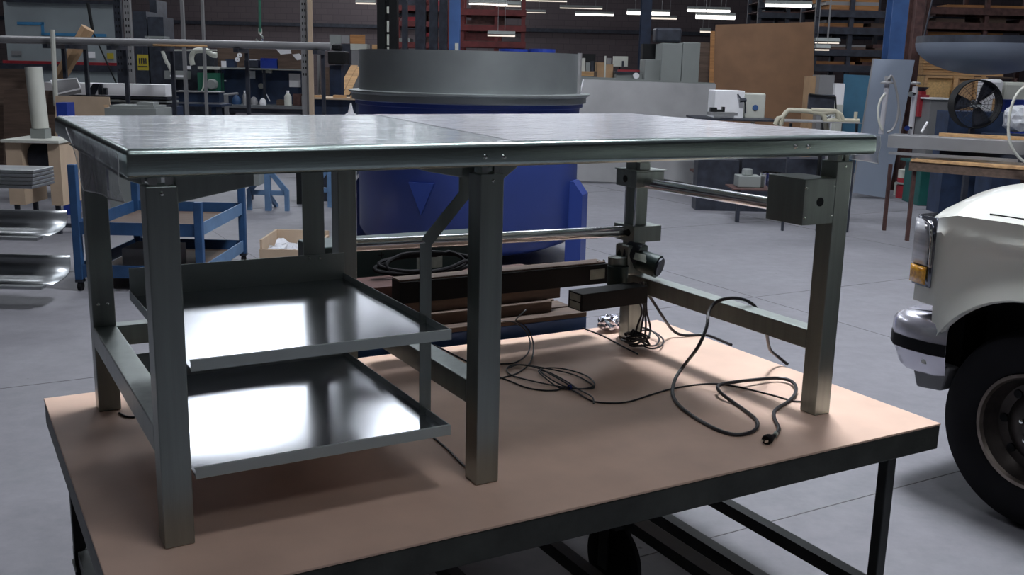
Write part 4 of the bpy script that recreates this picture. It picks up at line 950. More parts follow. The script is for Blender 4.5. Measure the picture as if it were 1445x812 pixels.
z_, a_, b_ = rack('dark timber rack behind the large brown panel', 1150, 1262, 19.5, (97, 75, 44, 20), (1152, 1200, 1262), 'dark')
fill(z_, a_, b_, 19.5, 0, ['wood_or', 'wood_dk', 'dark', 'galv', 'rust'], ['board', 'steel_bar'], 'rack behind brown panel', .4, 1.1, .02, .09)
z_, a_, b_ = rack('dark timber rack at the upper right corner', 1304, 1480, 20.2, (84, 60, 38, 17), (1306, 1390, 1478), 'rust'); zr_ = z_
fill([z_[0], z_[2]], a_, b_, 20.2, 0, ['rust', 'wood_dk', 'dark', 'wood_dk'], ['board', 'steel_bar'], 'upper right timber rack', .5, 1.3, .02, .08)
z_, a_, b_ = rack('high dark rack above the large brown panel', 1068, 1150, 22.5, (22, 8), (1070, 1110, 1150), 'dark')
fill(z_, a_, b_, 22.5, 0, ['wood_or', 'galv', 'dark', 'rust'], ['board', 'steel_bar'], 'rack above brown panel', .5, 1.3, .02, .07)
# named timbers
fb('timber_beam', 'thick orange timber beam on the upper right rack', 'beam', 1307, 46, 1415, 58, 20.32, .5, 'wood_or', z0=zr_[1] + .077)
fb('timber_beam', 'long orange timber across the top right corner', 'beam', 1336, 8, 1480, 15.5, 20.32, .5, 'wood_or', z0=zr_[3] + .077)
for i in range(9):
    y0 = 70.5 + i * 4.1
    fb('plank', 'pale sawn plank in the stack under the timber beam, row %s' % ('top second third fourth fifth sixth seventh eighth bottom'.split()[i]), 'plank', 1303, y0, 1352 + min(44, i * 6) + 20, y0 + 3.6, 18.3 + .02 * (i % 2), .6, 'wood', group='pale planks stacked at the upper right')
pltf = FT('lumber_platform', 'dark platform carrying the pale planks and crates', 'platform', H(1350, 110, 18.5).x, 18.5)
pltf.part('deck', MB().box(*rect(1298, 107.6, 1430, 109.5, 18.25, .8)), 'wood_dk'); 
for px in (1300, 1426): pltf.part('post', MB().box(*rect(px, 110, px + 4, 200, 18.6, .1, z0=0)), 'rust')

# ---- curved grey vessel bottom (upper right)
vs_ = FT('hanging_vessel', 'wide grey curved vessel bottom hanging at the upper right', 'vessel', H(1400, 80, 14).x, 14, H(1400, 106, 14).z)
q = H(1400, 106, 14.6); rv = .95
prof = [(rv * math.sin(a), -(rv * .45) * math.cos(a)) for a in [PI / 2 * k / 12 for k in range(13)]]
vs_.part('bowl', MB().lathe(prof, (q.x, 14.9, q.z + rv * .45), 'z', 48), 'bluegrey', smooth=True)
vs_.part('inner_wall', MB().lathe([(rv, 0), (rv - .01, .10), (rv - .03, .10), (rv - .04, 0)], (q.x, 14.9, q.z + rv * .45), 'z', 48), 'dark', smooth=True)
for sx in (-1, 1): vs_.part('sling', MB().tube([(q.x + sx * (rv - .05), 14.9, q.z + rv * .45 + .08), (q.x + sx * .3, 14.9, CEIL - .02)], .012, 6), 'dark')

# ---- right of the tank: shelf clutter, cardboard, boxes
cl = FT('parts_shelf', 'small shelf of dark parts right of the tank ring', 'shelf', H(820, 100, 18).x, 18)
cl.part('body', MB().box(*rect(806, 100.5, 840, 250, 18, .5, z0=0)), 'wood_dk'); cl.part('back', MB().box(*rect(806, 76, 840, 100, 18.35, .05)), 'black')
cl.part('top_board', MB().box(*rect(807, 100.5, 838, 107, 17.95, .04)), 'wood')
zc_ = H(820, 100.5, 18).z + .001
for x0, y0, x1, m, l in ((808, 83, 814, 'wood_dk', 'brown carton at the left of the parts shelf'), (815, 80, 820, 'galv', 'grey can on the parts shelf'), (821, 82, 826, 'offwhite', 'white can on the parts shelf'), (827, 88, 833, 'greycab', 'low grey box on the parts shelf'), (834, 86, 838, 'dark', 'black can on the parts shelf')):
    sitbox('parts_can', l, 'can', x0, y0, x1, m, 18.1, zc_, dep=.12)
fb('cardboard_box', 'left cardboard carton right of the parts shelf', 'box', 842, 88, 853, 112, 18.2, .4, 'card', z0=0)
fb('cardboard_box', 'right cardboard carton right of the parts shelf', 'box', 854, 91, 865, 112, 18.2, .4, 'card', z0=0)
fb('conduit_post', 'thin pale post between the two cartons and the switch boxes', 'post', 853.2, 79, 855.5, 88, 18.1, .03, 'offwhite', z0=0)
fx = FT('fuse_box', 'narrow white electrical box on a thin post', 'box', H(860, 86, 18.8).x, 18.8); fx.part('case', MB().box(*rect(857, 82, 862.5, 90.8, 18.8, .15)), 'galv'); fx.part('post', MB().box(*rect(859, 91, 860.5, 250, 18.85, .04, z0=0)), 'dark')
eb = FT('fuse_box', 'wide white electrical box with dark slot', 'box', H(875, 86, 19).x, 19, H(875, 94, 19).z)
eb.part('case', MB().box(*rect(866, 79.5, 886, 94, 19, .2)), 'offwhite'); eb.part('post', MB().box(*rect(870, 94.2, 872, 250, 19.1, .04, z0=0)), 'dark'); eb.part('slot', MB().box(*rect(877.5, 86, 880.5, 94, 18.98, .015)), 'dark')
mt = FT('low_machine', 'low grey machine with red top line left of the stepped cabinet', 'machine', H(885, 110, 17.8).x, 17.8)
mt.part('body', MB().box(*rect(866, 104, 903, 250, 17.8, .5, z0=0)), 'greycab'); mt.part('red_rail', MB().box(*rect(872, 98.5, 903, 101, 17.75, .08)), 'redbr'); mt.part('top', MB().box(*rect(868, 101.2, 903, 103.8, 17.75, .5)), 'dark')
q = H(898, 107, 17.6); mt.part('white_roll', MB().lathe([(0, -.02), (.05, -.02), (.05, .1), (0, .1)], q, 'y', 16), 'white', smooth=True)
# stepped cabinet
sc_ = FT('grey_cabinet', 'tall stepped grey-green cabinet left of the brown panel', 'cabinet', H(950, 100, 17.6).x, 17.6)
sc_.part('low_body', MB().box(*rect(906, 84, 929, 250, 17.6, .7, z0=0)), 'greycab', bevel=.01)
sc_.part('tall_body', MB().box(*rect(929.5, 61, 958, 250, 17.5, .8, z0=0)), 'greycab', bevel=.01)
sc_.part('tall_body', MB().box(*rect(958.5, 60, 983, 250, 17.5, .8, z0=0)), 'greycab', bevel=.01)
fb('brown_cabinet', 'dim brown cabinet between grey cabinet and brown panel', 'cabinet', 985, 60, 1001, 112, 18.4, .5, 'wood_dk', z0=0)
fb('machine_housing', 'dark rounded machine housing on top of the stepped cabinet', 'machine', 925, 39, 962, 60, 17.9, .4, 'dark', bev=.04)
fb('dark_ducts', 'dark pipes standing behind the stepped cabinet', 'duct', 907, 62, 927, 84, 18.5, .3, 'black', z0=0)
# white machine with cables
wm = FT('white_machine', 'white boxy machine with blue badge in front of the brown panel', 'machine', H(1040, 150, 14.5).x, 14.5)
zb_ = H(1040, 168, 14.5).z
wm.part('body', MB().box(*rect(1008, 128, 1050, 168, 14.5, .5)), 'white', bevel=.01)
wm.part('side_box', MB().box(*rect(1050.5, 132, 1080, 168, 14.6, .4)), 'offwhite', bevel=.02)
q = H(1066, 152, 14.58); wm.part('badge', MB().lathe([(0, 0), (.04, 0), (.04, .02)], q, 'y', 16), 'colblue')
wm.part('cable', MB().tube(smooth_pts([H(1041, 133, 14.45), H(1045, 139, 14.42), H(1051, 144, 14.45), H(1052, 160, 14.45)], 4), .012, 6).tube([H(1044, 142, 14.4), H(1053, 141, 14.4)], .03, 6), 'dark')
wm.part('bracket', MB().box(*rect(1003, 152, 1012, 158, 14.3, .1)).box(*rect(1012, 155, 1022, 158, 14.3, .1)).box(*rect(1020, 151, 1023, 158, 14.3, .1)), 'black')
wm.part('tray', MB().box(*rect(1002, 159, 1041, 163, 14.2, .25)), 'galv')
mtb = FT('machine_table', 'dark table carrying the white machine', 'table', H(1050, 175, 14.6).x, 14.6)
mtb.part('top', MB().box(*rect(985, 168.5, 1100, 171, 14.1, 1.0)), 'dark')
for px in (1058, 1097): mtb.part('leg', MB().box(*rect(px, 172, px + 4, 260, 14.3, .08, z0=0)), 'cream')
mtb.part('lower_shelf', MB().box((H(985,240,14.3).x, 14.35, .35), (H(1100,240,14.3).x, 15.0, .38)), 'rust')

# ---- cream tubular frame
cf = FT('metal_seat', 'cream tubular seat-like frame behind the right end of the table', 'frame', H(1150, 175, 11.5).x, 11.5, 0)
def ctube(pts, r=.028, v=11.5): cf.part('tube', MB().tube([H(x, y, v) if len(p) == 2 else H(x, y, p[2]) for p in pts for x, y in [p[:2]]], r, 10), 'cream', smooth=True)
ctube([(1094, 176), (1098, 167), (1104, 166), (1109, 159), (1113, 155.5), (1140, 157), (1158, 160), (1163, 164), (1167, 185)])
ctube([(1104, 166), (1102, 176)]); ctube([(1145, 155.5), (1178, 157), (1186, 162), (1190, 172)]); ctube([(1158, 160), (1180, 157)]) 
ctube([(1167, 172), (1172, 170.5), (1212, 171)]); ctube([(1182, 160), (1184, 170)]); ctube([(1208, 158), (1207, 170)], .02)
cf.part('seat_rail', MB().box(*rect(1108, 172, 1216, 173.5, 11.4, .5)), 'galv')
for px in (1112, 1162, 1205): cf.part('leg', MB().box(*rect(px, 174, px + 3, 250, 11.6, .04, z0=0)), 'dark')
for k in range(4):
    q = H(1170 + 3 * k, 158 + 4 * k, 11.7); cf.part('spring', MB().tube([q + Vector((-.05, 0, -.02)), q + Vector((.05, 0, .02))], .012, 6), 'bolt')
mo = FT('dark_screen', 'dark flat screen seen above the cream frame', 'screen', H(1160, 145, 12.4).x, 12.4, 0)
mo.part('panel', MB().box(*rect(1141, 133.5, 1178, 156, 12.4, .05)), 'dark', bevel=.006); mo.part('frame', MB().tube([H(1142, 133, 12.38), H(1179, 137, 12.38), H(1180, 170, 12.38)], .012, 6), 'black'); mo.part('pole', MB().box(*rect(1158, 156, 1163, 250, 12.46, .06, z0=0)), 'black')
fb('grey_box', 'pale grey box right of the brown panel', 'box', 1156, 106, 1177, 134, 16.2, .4, 'galv', z0=0)
fb('grey_box', 'brownish box edge beside the pale grey box', 'box', 1144, 108, 1155.5, 134, 16.4, .4, 'card', z0=0)
fb('white_box', 'bright white box between the grey box and teal board', 'box', 1177.5, 118, 1191, 152, 16.1, .3, 'white', z0=0)
fb('white_box', 'small white box at the foot of the bright white box', 'box', 1180, 148, 1190, 154, 15.9, .15, 'offwhite', z0=0)

# ---- right hand steel bench with chrome rods
rb = FT('long_bench', 'long bench with timber top at the right carrying steel beams', 'bench', 5.0, 11.2)
A0, A1 = H(1285, 224, 11.05), H(1470, 247, 10.2)
def slab(p0, p1, dep, h, z): 
    d_ = (p1 - p0); d_.z = 0; d_.normalize(); n_2 = Vector((-d_.y, d_.x, 0)) * dep; P0 = Vector((p0.x, p0.y, z)); P1 = Vector((p1.x, p1.y, z))
    return MB().prism([P0, P1, P1 + n_2, P0 + n_2], (0, 0, h))
ext = (A1 - A0) * .0
zb1 = A0.z
rb.part('timber_top', slab(A0, A1, .9, .03, zb1 - .03), 'wood', bevel=.003)
rb.part('apron', slab(A0 + Vector((0, .02, 0)), A1 + Vector((0, .02, 0)), .04, .1, zb1 - .131), 'wood_dk')
q = H(1289, 300, 11.0)
rb.part('leg', MB().box((q.x - .018, 11.08, 0), (q.x + .018, 11.12, zb1 - .132)), 'rust'); rb.part('leg', MB().box((q.x - .018, 11.8, 0), (q.x + .018, 11.84, zb1 - .132)), 'rust')
rb.part('leg', MB().box((A1.x - .1, 10.35, 0), (A1.x - .04, 10.41, zb1 - .132)), 'rust')
sbm = T('steel_beam', 'long stainless trough beam lying on the right hand bench', 'beam', (5, 11, zb1 + .001), 'h')
B0, B1 = H(1252, 205, 11.25), H(1475, 222, 10.45)
hh = H(1252, 186, 11.25).z - H(1252, 204, 11.25).z
sbm.part('beam', slab(B0, B1, .38, hh, zb1 + .101), 'galv', bevel=.004)
sbm.part('lower_rail', slab(B0 + Vector((.0, -.06, 0)), B1 + Vector((0, -.06, 0)), .04, .03, zb1 + .03), 'galv')
sbm.part('lower_rail', slab(B0 + Vector((.3, -.12, 0)), B1 + Vector((0, -.12, 0)), .03, .028, zb1 + .001), 'alu')
sbm.part('packer', slab(B0 + Vector((.6, .03, 0)), B1 + Vector((-.2, .03, 0)), .3, .098, zb1 + .002), 'dark')
zbt = zb1 + .101 + hh
solo('timber_strip', 'pale timber strip lying on the stainless beam', 'plank', slab(H(1325, 188, 11.2), H(1470, 198, 10.7), .08, .035, zbt + .001), 'wood', 'h')
cr = T('chrome_stand', 'tall chrome tube with looped hose standing left on the steel beam', 'stand', (B0.x + .05, 11.35, zbt), 'h')
tb0, tb1 = H(1243, 188, 11.35), H(1252, 118, 11.35); tb0.z = zbt + .001
cr.part('tube', MB().tube([tb0, tb1], .028, 14), 'satinbright', smooth=True)
cr.part('collar', MB().lathe([(0, -.01), (.07, -.01), (.07, .005), (.035, .02), (.03, .07), (0, .07)], H(1252, 117, 11.35), 'z', 16), 'galv', smooth=True)
hp = [H(x, y, 11.3) for x, y in ((1254, 112), (1257, 107), (1261, 112), (1265, 128), (1268, 148), (1266, 168), (1260, 182), (1252, 187))]
cr.part('hose', MB().tube(smooth_pts(hp, 5), .013, 8), 'galv', smooth=True)
hp = [H(x, y, 11.32) for x, y in ((1249, 132), (1242, 142), (1239, 158), (1241, 174), (1245, 184))]
cr.part('hose', MB().tube(smooth_pts(hp, 5), .013, 8), 'offwhite', smooth=True)
cr.part('hose', MB().tube(smooth_pts([H(1268, 150, 11.3), H(1271, 165, 11.3), H(1270, 188, 11.3)], 5), .01, 8), 'galv', smooth=True)
cr2 = T('chrome_stand', 'second chrome tube with two knobs right of the looped hose', 'stand', (B0.x + .35, 11.35, zbt), 'h')
a0, a1 = H(1285, 188, 11.35), H(1292, 122, 11.35); a0.z = zbt + .001
cr2.part('tube', MB().tube([a0, a1], .03, 14), 'satinbright', smooth=True)
cr2.part('collar', MB().lathe([(0, -.01), (.05, -.01), (.05, .01), (.03, .02), (0, .02)], H(1292, 118, 11.35), 'z', 16), 'galv', smooth=True)
for x, y in ((1285, 133), (1280, 181)): cr2.part('knob', MB().tube([H(x, y, 11.28), H(x + 4, y, 11.34)], .03, 12), 'chrome', smooth=True)
stick('short white rod leaning on the steel beam', 1300, 187, 1309, 172, 11.5, .014, 'white')
hs = [H(x, y, 10.2) for x, y in ((1470, 115), (1447, 122), (1434, 135), (1426, 155), (1423, 180), (1425, 200), (1432, 215), (1445, 228), (1470, 238))]
solo('hose', 'pale curved hose arching at the right edge over the steel beam', 'hose', MB().tube(smooth_pts(hs, 5), .014, 10), 'offwhite', 'h', smooth=True)
# fan
fc = H(1376, 147, 12.6); fr_ = .285
fn = FT('floor_fan', 'large round drum fan with black guard at the right', 'fan', fc.x, 12.6, 0)
rg = MB().lathe([(fr_, -.09), (fr_ + .012, -.09), (fr_ + .012, .09), (fr_, .09), (fr_, -.09)], fc, 'y', 40); fn.part('drum', rg, 'black', smooth=True)
wires = MB()
for k in range(7):
    rr = fr_ * (k + 1) / 7.5; wires.lathe([(rr - .002, -.1), (rr + .002, -.1), (rr + .002, -.096), (rr - .002, -.1)], fc, 'y', 32)
for k in range(16):
    a = k * PI / 8; wires.tube([fc + Vector((.03 * math.cos(a), -.098, .03 * math.sin(a))), fc + Vector((fr_ * math.cos(a), -.098, fr_ * math.sin(a)))], .0025, 4)
fn.part('guard', wires, 'fan', kind='stuff')
for k in range(3):
    a = k * 2 * PI / 3 + .95; bl = []
    for i in range(7):
        rr = .05 + (.24) * i / 6; wdt = .5 * (1 - .25 * i / 6)
        bl.append([fc + Vector((rr * math.cos(a + s * wdt), -.03 * s, rr * math.sin(a + s * wdt))) for s in (-1, -.5, 0, .5, 1)])
    fn.part('blade', MB().grid(bl), 'dark', smooth=True, solid=.004)
fn.part('hub', MB().lathe([(0, -.11), (.028, -.105), (.035, -.06), (.05, .06), (0, .06)], fc, 'y', 16), 'bolt', smooth=True)
fn.part('stand', MB().box((fc.x - .03, 12.58, .06), (fc.x + .03, 12.64, fc.z - fr_ - .013)).box((fc.x - .3, 12.5, 0), (fc.x + .3, 12.72, .059)), 'dark')
# crates, bins, bags on the right
cw = FT('wooden_crate', 'left wooden crate with pale panel and battens under the planks', 'crate', H(1325, 125, 17.2).x, 17.2)
a, b = rect(1305, 107.5, 1350, 141, 17.3, .5); cw.part('panel', MB().box(a, b), 'osb')
for r_ in ((1304, 107, 1308, 141), (1345, 107, 1351, 141), (1308.2, 107, 1344.8, 110)): cw.part('batten', MB().box(*rect(*r_, 17.24, .055)), 'wood')
cw.part('skid', MB().box(*rect(1306, 141.3, 1349, 250, 17.35, .4, z0=0)), 'wood_dk')
cw = FT('wooden_crate', 'right wooden crate with darker panel behind the fan', 'crate', H(1370, 125, 17.6).x, 17.6)
a, b = rect(1352, 109, 1392, 150, 17.7, .5, z0=0); cw.part('panel', MB().box(a, b), 'card')
for r_ in ((1353, 108, 1374, 111), (1375, 109, 1384, 140), (1385, 108, 1390, 140)): cw.part('batten', MB().box(*rect(*r_, 17.64, .055)), 'wood')
fb('grey_carton', 'pale grey wrapped carton left of the fan', 'box', 1312, 141, 1345, 176, 15.0, .5, 'galv', z0=0)
solo('plastic_wrap', 'white plastic wrap on top of the grey carton', 'wrap', MB().box(*rect(1312, 138.5, 1346, 140.6, 14.95, .5)), 'white', 'h')
fb('white_sack', 'left bright white sack on the right shelf', 'sack', 1393, 112, 1416, 140, 16.4, .4, 'white', bev=.05, z0=0)
fb('white_sack', 'right off-white sack on the right shelf', 'sack', 1417, 116, 1450, 139, 16.5, .4, 'offwhite', bev=.05, z0=0)
fb('wood_block', 'pale wooden post below the white sacks', 'post', 1404, 140, 1417, 157, 15.9, .1, 'wood', z0=0)
fb('blue_bin', 'dark blue bin right of the wooden post', 'bin', 1418, 141, 1460, 156, 15.2, .3, 'binblue', z0=0)
fb('blue_bin', 'wide dark blue bin behind the fan foot', 'bin', 1338, 158, 1424, 192, 13.4, .4, 'darkblue', z0=0)
bm = bmesh.new(); bmesh.ops.create_icosphere(bm, subdivisions=3, radius=1); rnd = random.Random(8); q = H(1440, 168, 12.6); vs2 = []
for v in bm.verts:
    k = 1 + rnd.uniform(-.1, .1); vs2.append(Vector((q.x + v.co.x * .21 * k, 12.6 + v.co.y * .2 * k, q.z + v.co.z * .17 * k)))
f2 = MB(); f2.add(vs2, [tuple(x.index for x in f.verts) for f in bm.faces]); bm.free()
solo('plastic_bag', 'crumpled clear plastic bag at the right edge on a dark crate', 'bag', f2, 'bagplastic', 'h')
solo('dark_block', 'dark crate carrying the clear plastic bag', 'crate', MB().box((q.x - .35, 12.4, 0), (q.x + .3, 12.85, q.z - .19)), 'darkblue', 'h')
rm = FT('red_machine', 'dark red machine with funnel top beside the rusty column', 'machine', H(1305, 145, 15.3).x, 15.3)
rm.part('body', MB().box(*rect(1297, 134, 1310, 165, 15.3, .3)), 'redbr'); rm.part('pedestal', MB().box(*rect(1298, 165.2, 1309, 260, 15.3, .3, z0=0)), 'dark'); q = H(1303, 126, 15.4); rm.part('funnel', MB().lathe([(.02, -.06), (.05, -.02), (.1, .03), (.09, .03)], q + Vector((0, .05, 0)), 'z', 16), 'dark'); rm.part('neck', MB().box(*rect(1300, 129, 1307, 134, 15.35, .1)), 'redbr')
# below the bench: green bin, extinguisher pile
gn = FT('teal_bin', 'large dark teal bin under the right hand bench', 'bin', H(1335, 260, 14).x, 14)
gn.part('bin', MB().box(*rect(1298, 232, 1362, 285, 14.2, .6, z0=0)), 'teal', bevel=.01); gn.part('rim', MB().box(*rect(1297, 230, 1363, 233, 14.1, .7)), 'teal')
fb('dark_chest', 'dark blue chest right of the teal bin under the bench', 'chest', 1366, 232, 1440, 285, 14.2, .6, 'darkblue', z0=0)
kk = FT('gas_canister', 'red and grey canister stack beside the leaning blue-grey sheet', 'canister', H(1281, 260, 15).x, 15.0)
qx = H(1281, 260, 15).x
kk.part('lower_body', MB().lathe([(0, 0), (.12, 0), (.12, .19), (.09, .21), (0, .21)], (qx, 15.1, 0), 'z', 20), 'redbr', smooth=True)
kk.part('band', MB().lathe([(.14, .211), (.14, .235), (0, .235)], (qx, 15.1, 0), 'z', 20), 'greycab')
kk.part('upper_body', MB().lathe([(.12, .236), (.12, .30), (0, .30)], (qx, 15.1, 0), 'z', 20), 'redbr', smooth=True)
kk.part('grey_top', MB().lathe([(.115, .301), (.115, .42), (.08, .43), (0, .43)], (qx, 15.1, 0), 'z', 20), 'offwhite', smooth=True)
kk.part('handle', MB().tube(smooth_pts([Vector((qx - .03, 15.1, .43)), Vector((qx, 15.1, .52)), Vector((qx + .06, 15.1, .55)), Vector((qx + .07, 15.1, .49))], 4), .012, 8), 'bolt', smooth=True)
fb('white_tag', 'tiny pale block on the floor left of the canister stack', 'block', 1264, 258, 1270, 266, 15.4, .06, 'offwhite', z0=0)
fb('floor_timber', 'small orange timber offcut on the floor beside the teal bin', 'offcut', 1296, 276, 1306, 279, 15.0, .15, 'wood_or', z0=0)
# ---- seen under the right end of the table: vessel and frame on a low rack
lv = FT('low_rack', 'low dark rack of machine parts seen under the right end of the table', 'rack', H(1090, 260, 12).x, 12.2)
lv.part('shelf', MB().box(*rect(1035, 268, 1150, 270, 12.1, .5)), 'rust'); 
for px in (1040, 1143): lv.part('leg', MB().box(*rect(px, 271, px + 5, 300, 12.2, .06, z0=0)), 'dark')
zlv = H(1100, 268, 12.1).z
q = H(1090, 250, 12.3)
sv = T('steel_vessel', 'shiny small stainless vessel on the low rack under the table', 'vessel', (q.x, 12.35, zlv), 'h')
sv.part('drum', MB().lathe([(0, 0), (.14, 0), (.14, .16), (.15, .165), (.15, .18), (.12, .18)], (q.x, 12.35, zlv + .001), 'z', 24), 'chrome', smooth=True)
q2 = H(1062, 245, 12.3); solo('machine_part', 'dull steel gearbox left of the stainless vessel', 'gearbox', MB().box((q2.x - .18, 12.25, zlv + .001), (q2.x + .1, 12.5, zlv + .14)).lathe([(0, .141), (.07, .141), (.06, .22), (0, .22)], (q2.x - .05, 12.37, zlv), 'z', 16), 'greycab', 'h', bevel=.01)
q3 = H(1135, 250, 12.3); solo('machine_part', 'long steel tray right of the stainless vessel', 'tray', MB().box((q3.x - .2, 12.2, zlv + .001), (q3.x + .25, 12.5, zlv + .1)), 'alu', 'h', bevel=.008)

fb('dark_block', 'added dark backdrop block right of the big leaning sheet, under the table', 'crate', 984, 226, 1042, 276, 13.2, .3, 'dark', z0=0)  # both dark blocks are added as a backdrop darkening this clutter
fb('dark_block', 'added wide dark backdrop block behind the low rack of machine parts', 'crate', 1046, 224, 1160, 272, 13.2, .35, 'dark', z0=0)

# ================================================================== LAMPS far overhead
def lamp(x0, x1, y, v, m, lab, h=2.2):
    a = H(x0, y, v); b = H(x1, y, v); z = (a.z + b.z) / 2
    l_ = T('strip_lamp', lab, 'lamp', ((a.x + b.x) / 2, v, z), 'h', 'fluorescent strip lamps')
    l_.part('tube', MB().tube([(a.x, v, z), (b.x, v, z)], .5 * h * v / FPX, 8), m, smooth=True)
    l_.part('reflector', MB().prism([(a.x, v - .09, z + .03), (a.x, v + .09, z + .03), (a.x, v + .03, z + .09), (a.x, v - .03, z + .09)], (b.x - a.x, 0, 0)), 'greycab')
    l_.part('hanger', MB().box((a.x + .2, v - .005, z + .09), (a.x + .21, v + .005, CEIL - .01)).box((b.x - .21, v - .005, z + .09), (b.x - .2, v + .005, CEIL - .01)), 'galv')
LM = [(502, 530, 5, 28, 'tube_dim', 'above the black slotted column', 2), (662, 716, 6, 21, 'tube_on', 'right of the blue column at the top', 2), (700, 735, 8.5, 21.2, 'tube_dim', 'over the red rack', 2), (708, 770, 17.5, 32.5, 'tube_dim', 'faint one over the far wall', 1), (735, 800, 1.5, 30, 'tube_dim', 'at the top edge over the far wall', 1.5),
      (688, 727, 50.5, 20.5, 'tube_dim', 'low one crossing the red rack', 2), (812, 866, 21, 30, 'tube_on', 'middle one of the far wall', 2.4), (885, 945, 18.5, 27, 'tube_on', 'crossed by the dim blue column', 5), (904, 955, 26, 31, 'tube_dim', 'just below the crossed one', 2.2), (970, 1030, 15.5, 24, 'tube_on', 'upper of the bright pair', 3), (982, 1037, 24, 22, 'tube_on', 'lower and brightest of the pair', 6),
      (988, 1003, 45, 26, 'tube_dim', 'short one left of the brown panel', 2), (1080, 1145, 8, 20, 'tube_on', 'above the brown panel', 4), (230, 400, -22, 30, 'tube_bright', 'long one above the grey partition', 7), (420, 560, -20, 30, 'tube_bright', 'long one above the workbench', 7), (560, 800, -40, 27, 'tube_bright', 'long one above the tank', 7), (790, 850, 12, 31.8, 'tube_dim', 'very faint one left of the bright pair', 1.2), (1150, 1184, 60.8, 17.9, 'tube_dim', 'stand-in for the upper white edge beside the brown panel', 1.6), (1150, 1170, 70.5, 17.4, 'tube_dim', 'stand-in for the lower white edge beside the brown panel', 1.8)]  # last two are white edges, no lamps; glowing tubes imitate them
for x0, x1, y, v, m, l, h in LM: lamp(x0, x1, y, v, m, 'fluorescent strip lamp ' + l, h)
stick('pale green hoist chain hanging above the workbench', 366, -20, 367, 45, 14, .02, 'green', 'hoist_chain', 'chain')
hk = FT('hoist_hook', 'pale hoist hook hanging above the workbench', 'hook', H(367, 50, 14).x, 14, H(367, 60, 14).z)
hk.part('block', MB().box(*rect(364, 40, 369, 48, 14, .05)), 'offwhite', bevel=.01); hk.part('hook', MB().tube(smooth_pts([H(367, 48, 14), H(371, 54, 14), H(367, 60, 14), H(361, 55, 14)], 4), .014, 8), 'bolt', smooth=True)

# ================================================================== TRUCK (faces +Y, left side towards the table)
tk_ = T('truck', 'old white truck parked at the right edge, chrome bumper and round wheel arch', 'truck', (4.2, -1.5, 0))
XS = 3.30; TW = 1.95; XC = XS + TW / 2
AY, AZ, AR = .125, .47, .475
RY = -2.95
def zlo(y):
    z = .50 if y < .5 else .80 + .03 * (.69 - y) / .19
    if y >= .59: z = .83
    for cyy in (AY, RY):
        if abs(y - cyy) < AR: z = max(.50, AZ + math.sqrt(AR**2 - (y - cyy)**2))
    if .59 <= y: z = .83
    return z
def zsh(y): return 1.19 + min(.04, (.69 - y) * .25) if y > .4 else 1.232
ys = [.715, .70, .67, .63, .59, .56, .53, .50, .46, .42, .36, .30, .22, .14, .06, -.02, -.1, -.18, -.24, -.29, -.33, -.36, -.42, -.6, -.9, -1.4, -2.0, -2.4, -2.46, -2.52, -2.6, -2.7, -2.8, -2.95, -3.1, -3.2, -3.3, -3.38, -3.44, -3.5, -3.8, -4.1]
rows = []
for y in ys:
    lo = zlo(y); hi = zsh(y); r = []
    tuck = .022 * max(0, (y - .56) / .13) ** 2
    for k in range(13):
        f = k / 12; z = lo + (hi - lo) * f
        bulge = .018 * math.sin(PI * min(1, max(0, (z - .5) / .7)))
        fl_ = 0
        for cyy in (AY, RY):
            dd = math.hypot(y - cyy, z - AZ); fl_ = max(fl_, .03 * max(0, 1 - abs(dd - AR) / .10)) if dd >= AR - .01 else fl_
        cr = .012 if abs(z - 1.142) < .02 else 0
        r.append(Vector((XS + .03 - bulge - fl_ - cr + tuck, y, z)))
    # hood / top to the centre
    drop = .10 * max(0, (y - .3) / .39) ** 1.8
    topz = (1.40 if y > -.75 else 1.42)
    for f in (.03, .08, .18, .4, 1.0):
        z = hi + .012 + (topz - hi) * (1 - (1 - f) ** 3) - drop * f ** .3
        r.append(Vector((XS + .03 + tuck + (TW / 2 - .03) * f ** 1.25 + .02, y, z)))
    rows.append(r)
left = MB().grid(rows)
right = MB().grid([[Vector((2 * XC - p.x, p.y, p.z)) for p in r] for r in rows])
tk_.part('body', MB().add(left.v, left.f).add(right.v, right.f), 'truck', smooth=True)
fr0 = rows[0]; face = MB().grid([fr0, [Vector((2 * XC - p.x, p.y, p.z)) for p in fr0]]); tk_.part('grille_panel', face, 'trim')
tk_.part('wheel_well', MB().box((XS + .27, -.42, .42), (XS + .5, .56, 1.0)), 'black'); tk_.part('wheel_well', MB().box((2*XC - XS - .5, -.42, .42), (2*XC - XS - .27, .56, 1.0)), 'black')
tk_.part('chassis', MB().box((XS + .3, -4.0, .38), (2*XC - XS - .3, .62, .5)).box((XS + .12, .5, .55), (2*XC - XS - .12, .66, .80)), 'black')
for cyy in (AY, RY):
    arc = [Vector((XS + .004, cyy + (AR + .004) * math.cos(a), AZ + (AR + .004) * math.sin(a))) for a in [PI * (.07 + .86 * k / 28) for k in range(29)]]
    tk_.part('arch_trim', MB().tube(arc, .014, 8), 'truck', smooth=True)
tk_.part('hood_seam', MB().tube([Vector((XS + .035 + .02, y, zsh(y) + .02)) for y in (.4, .2, 0, -.3, -.7)], .0035, 6), 'black')
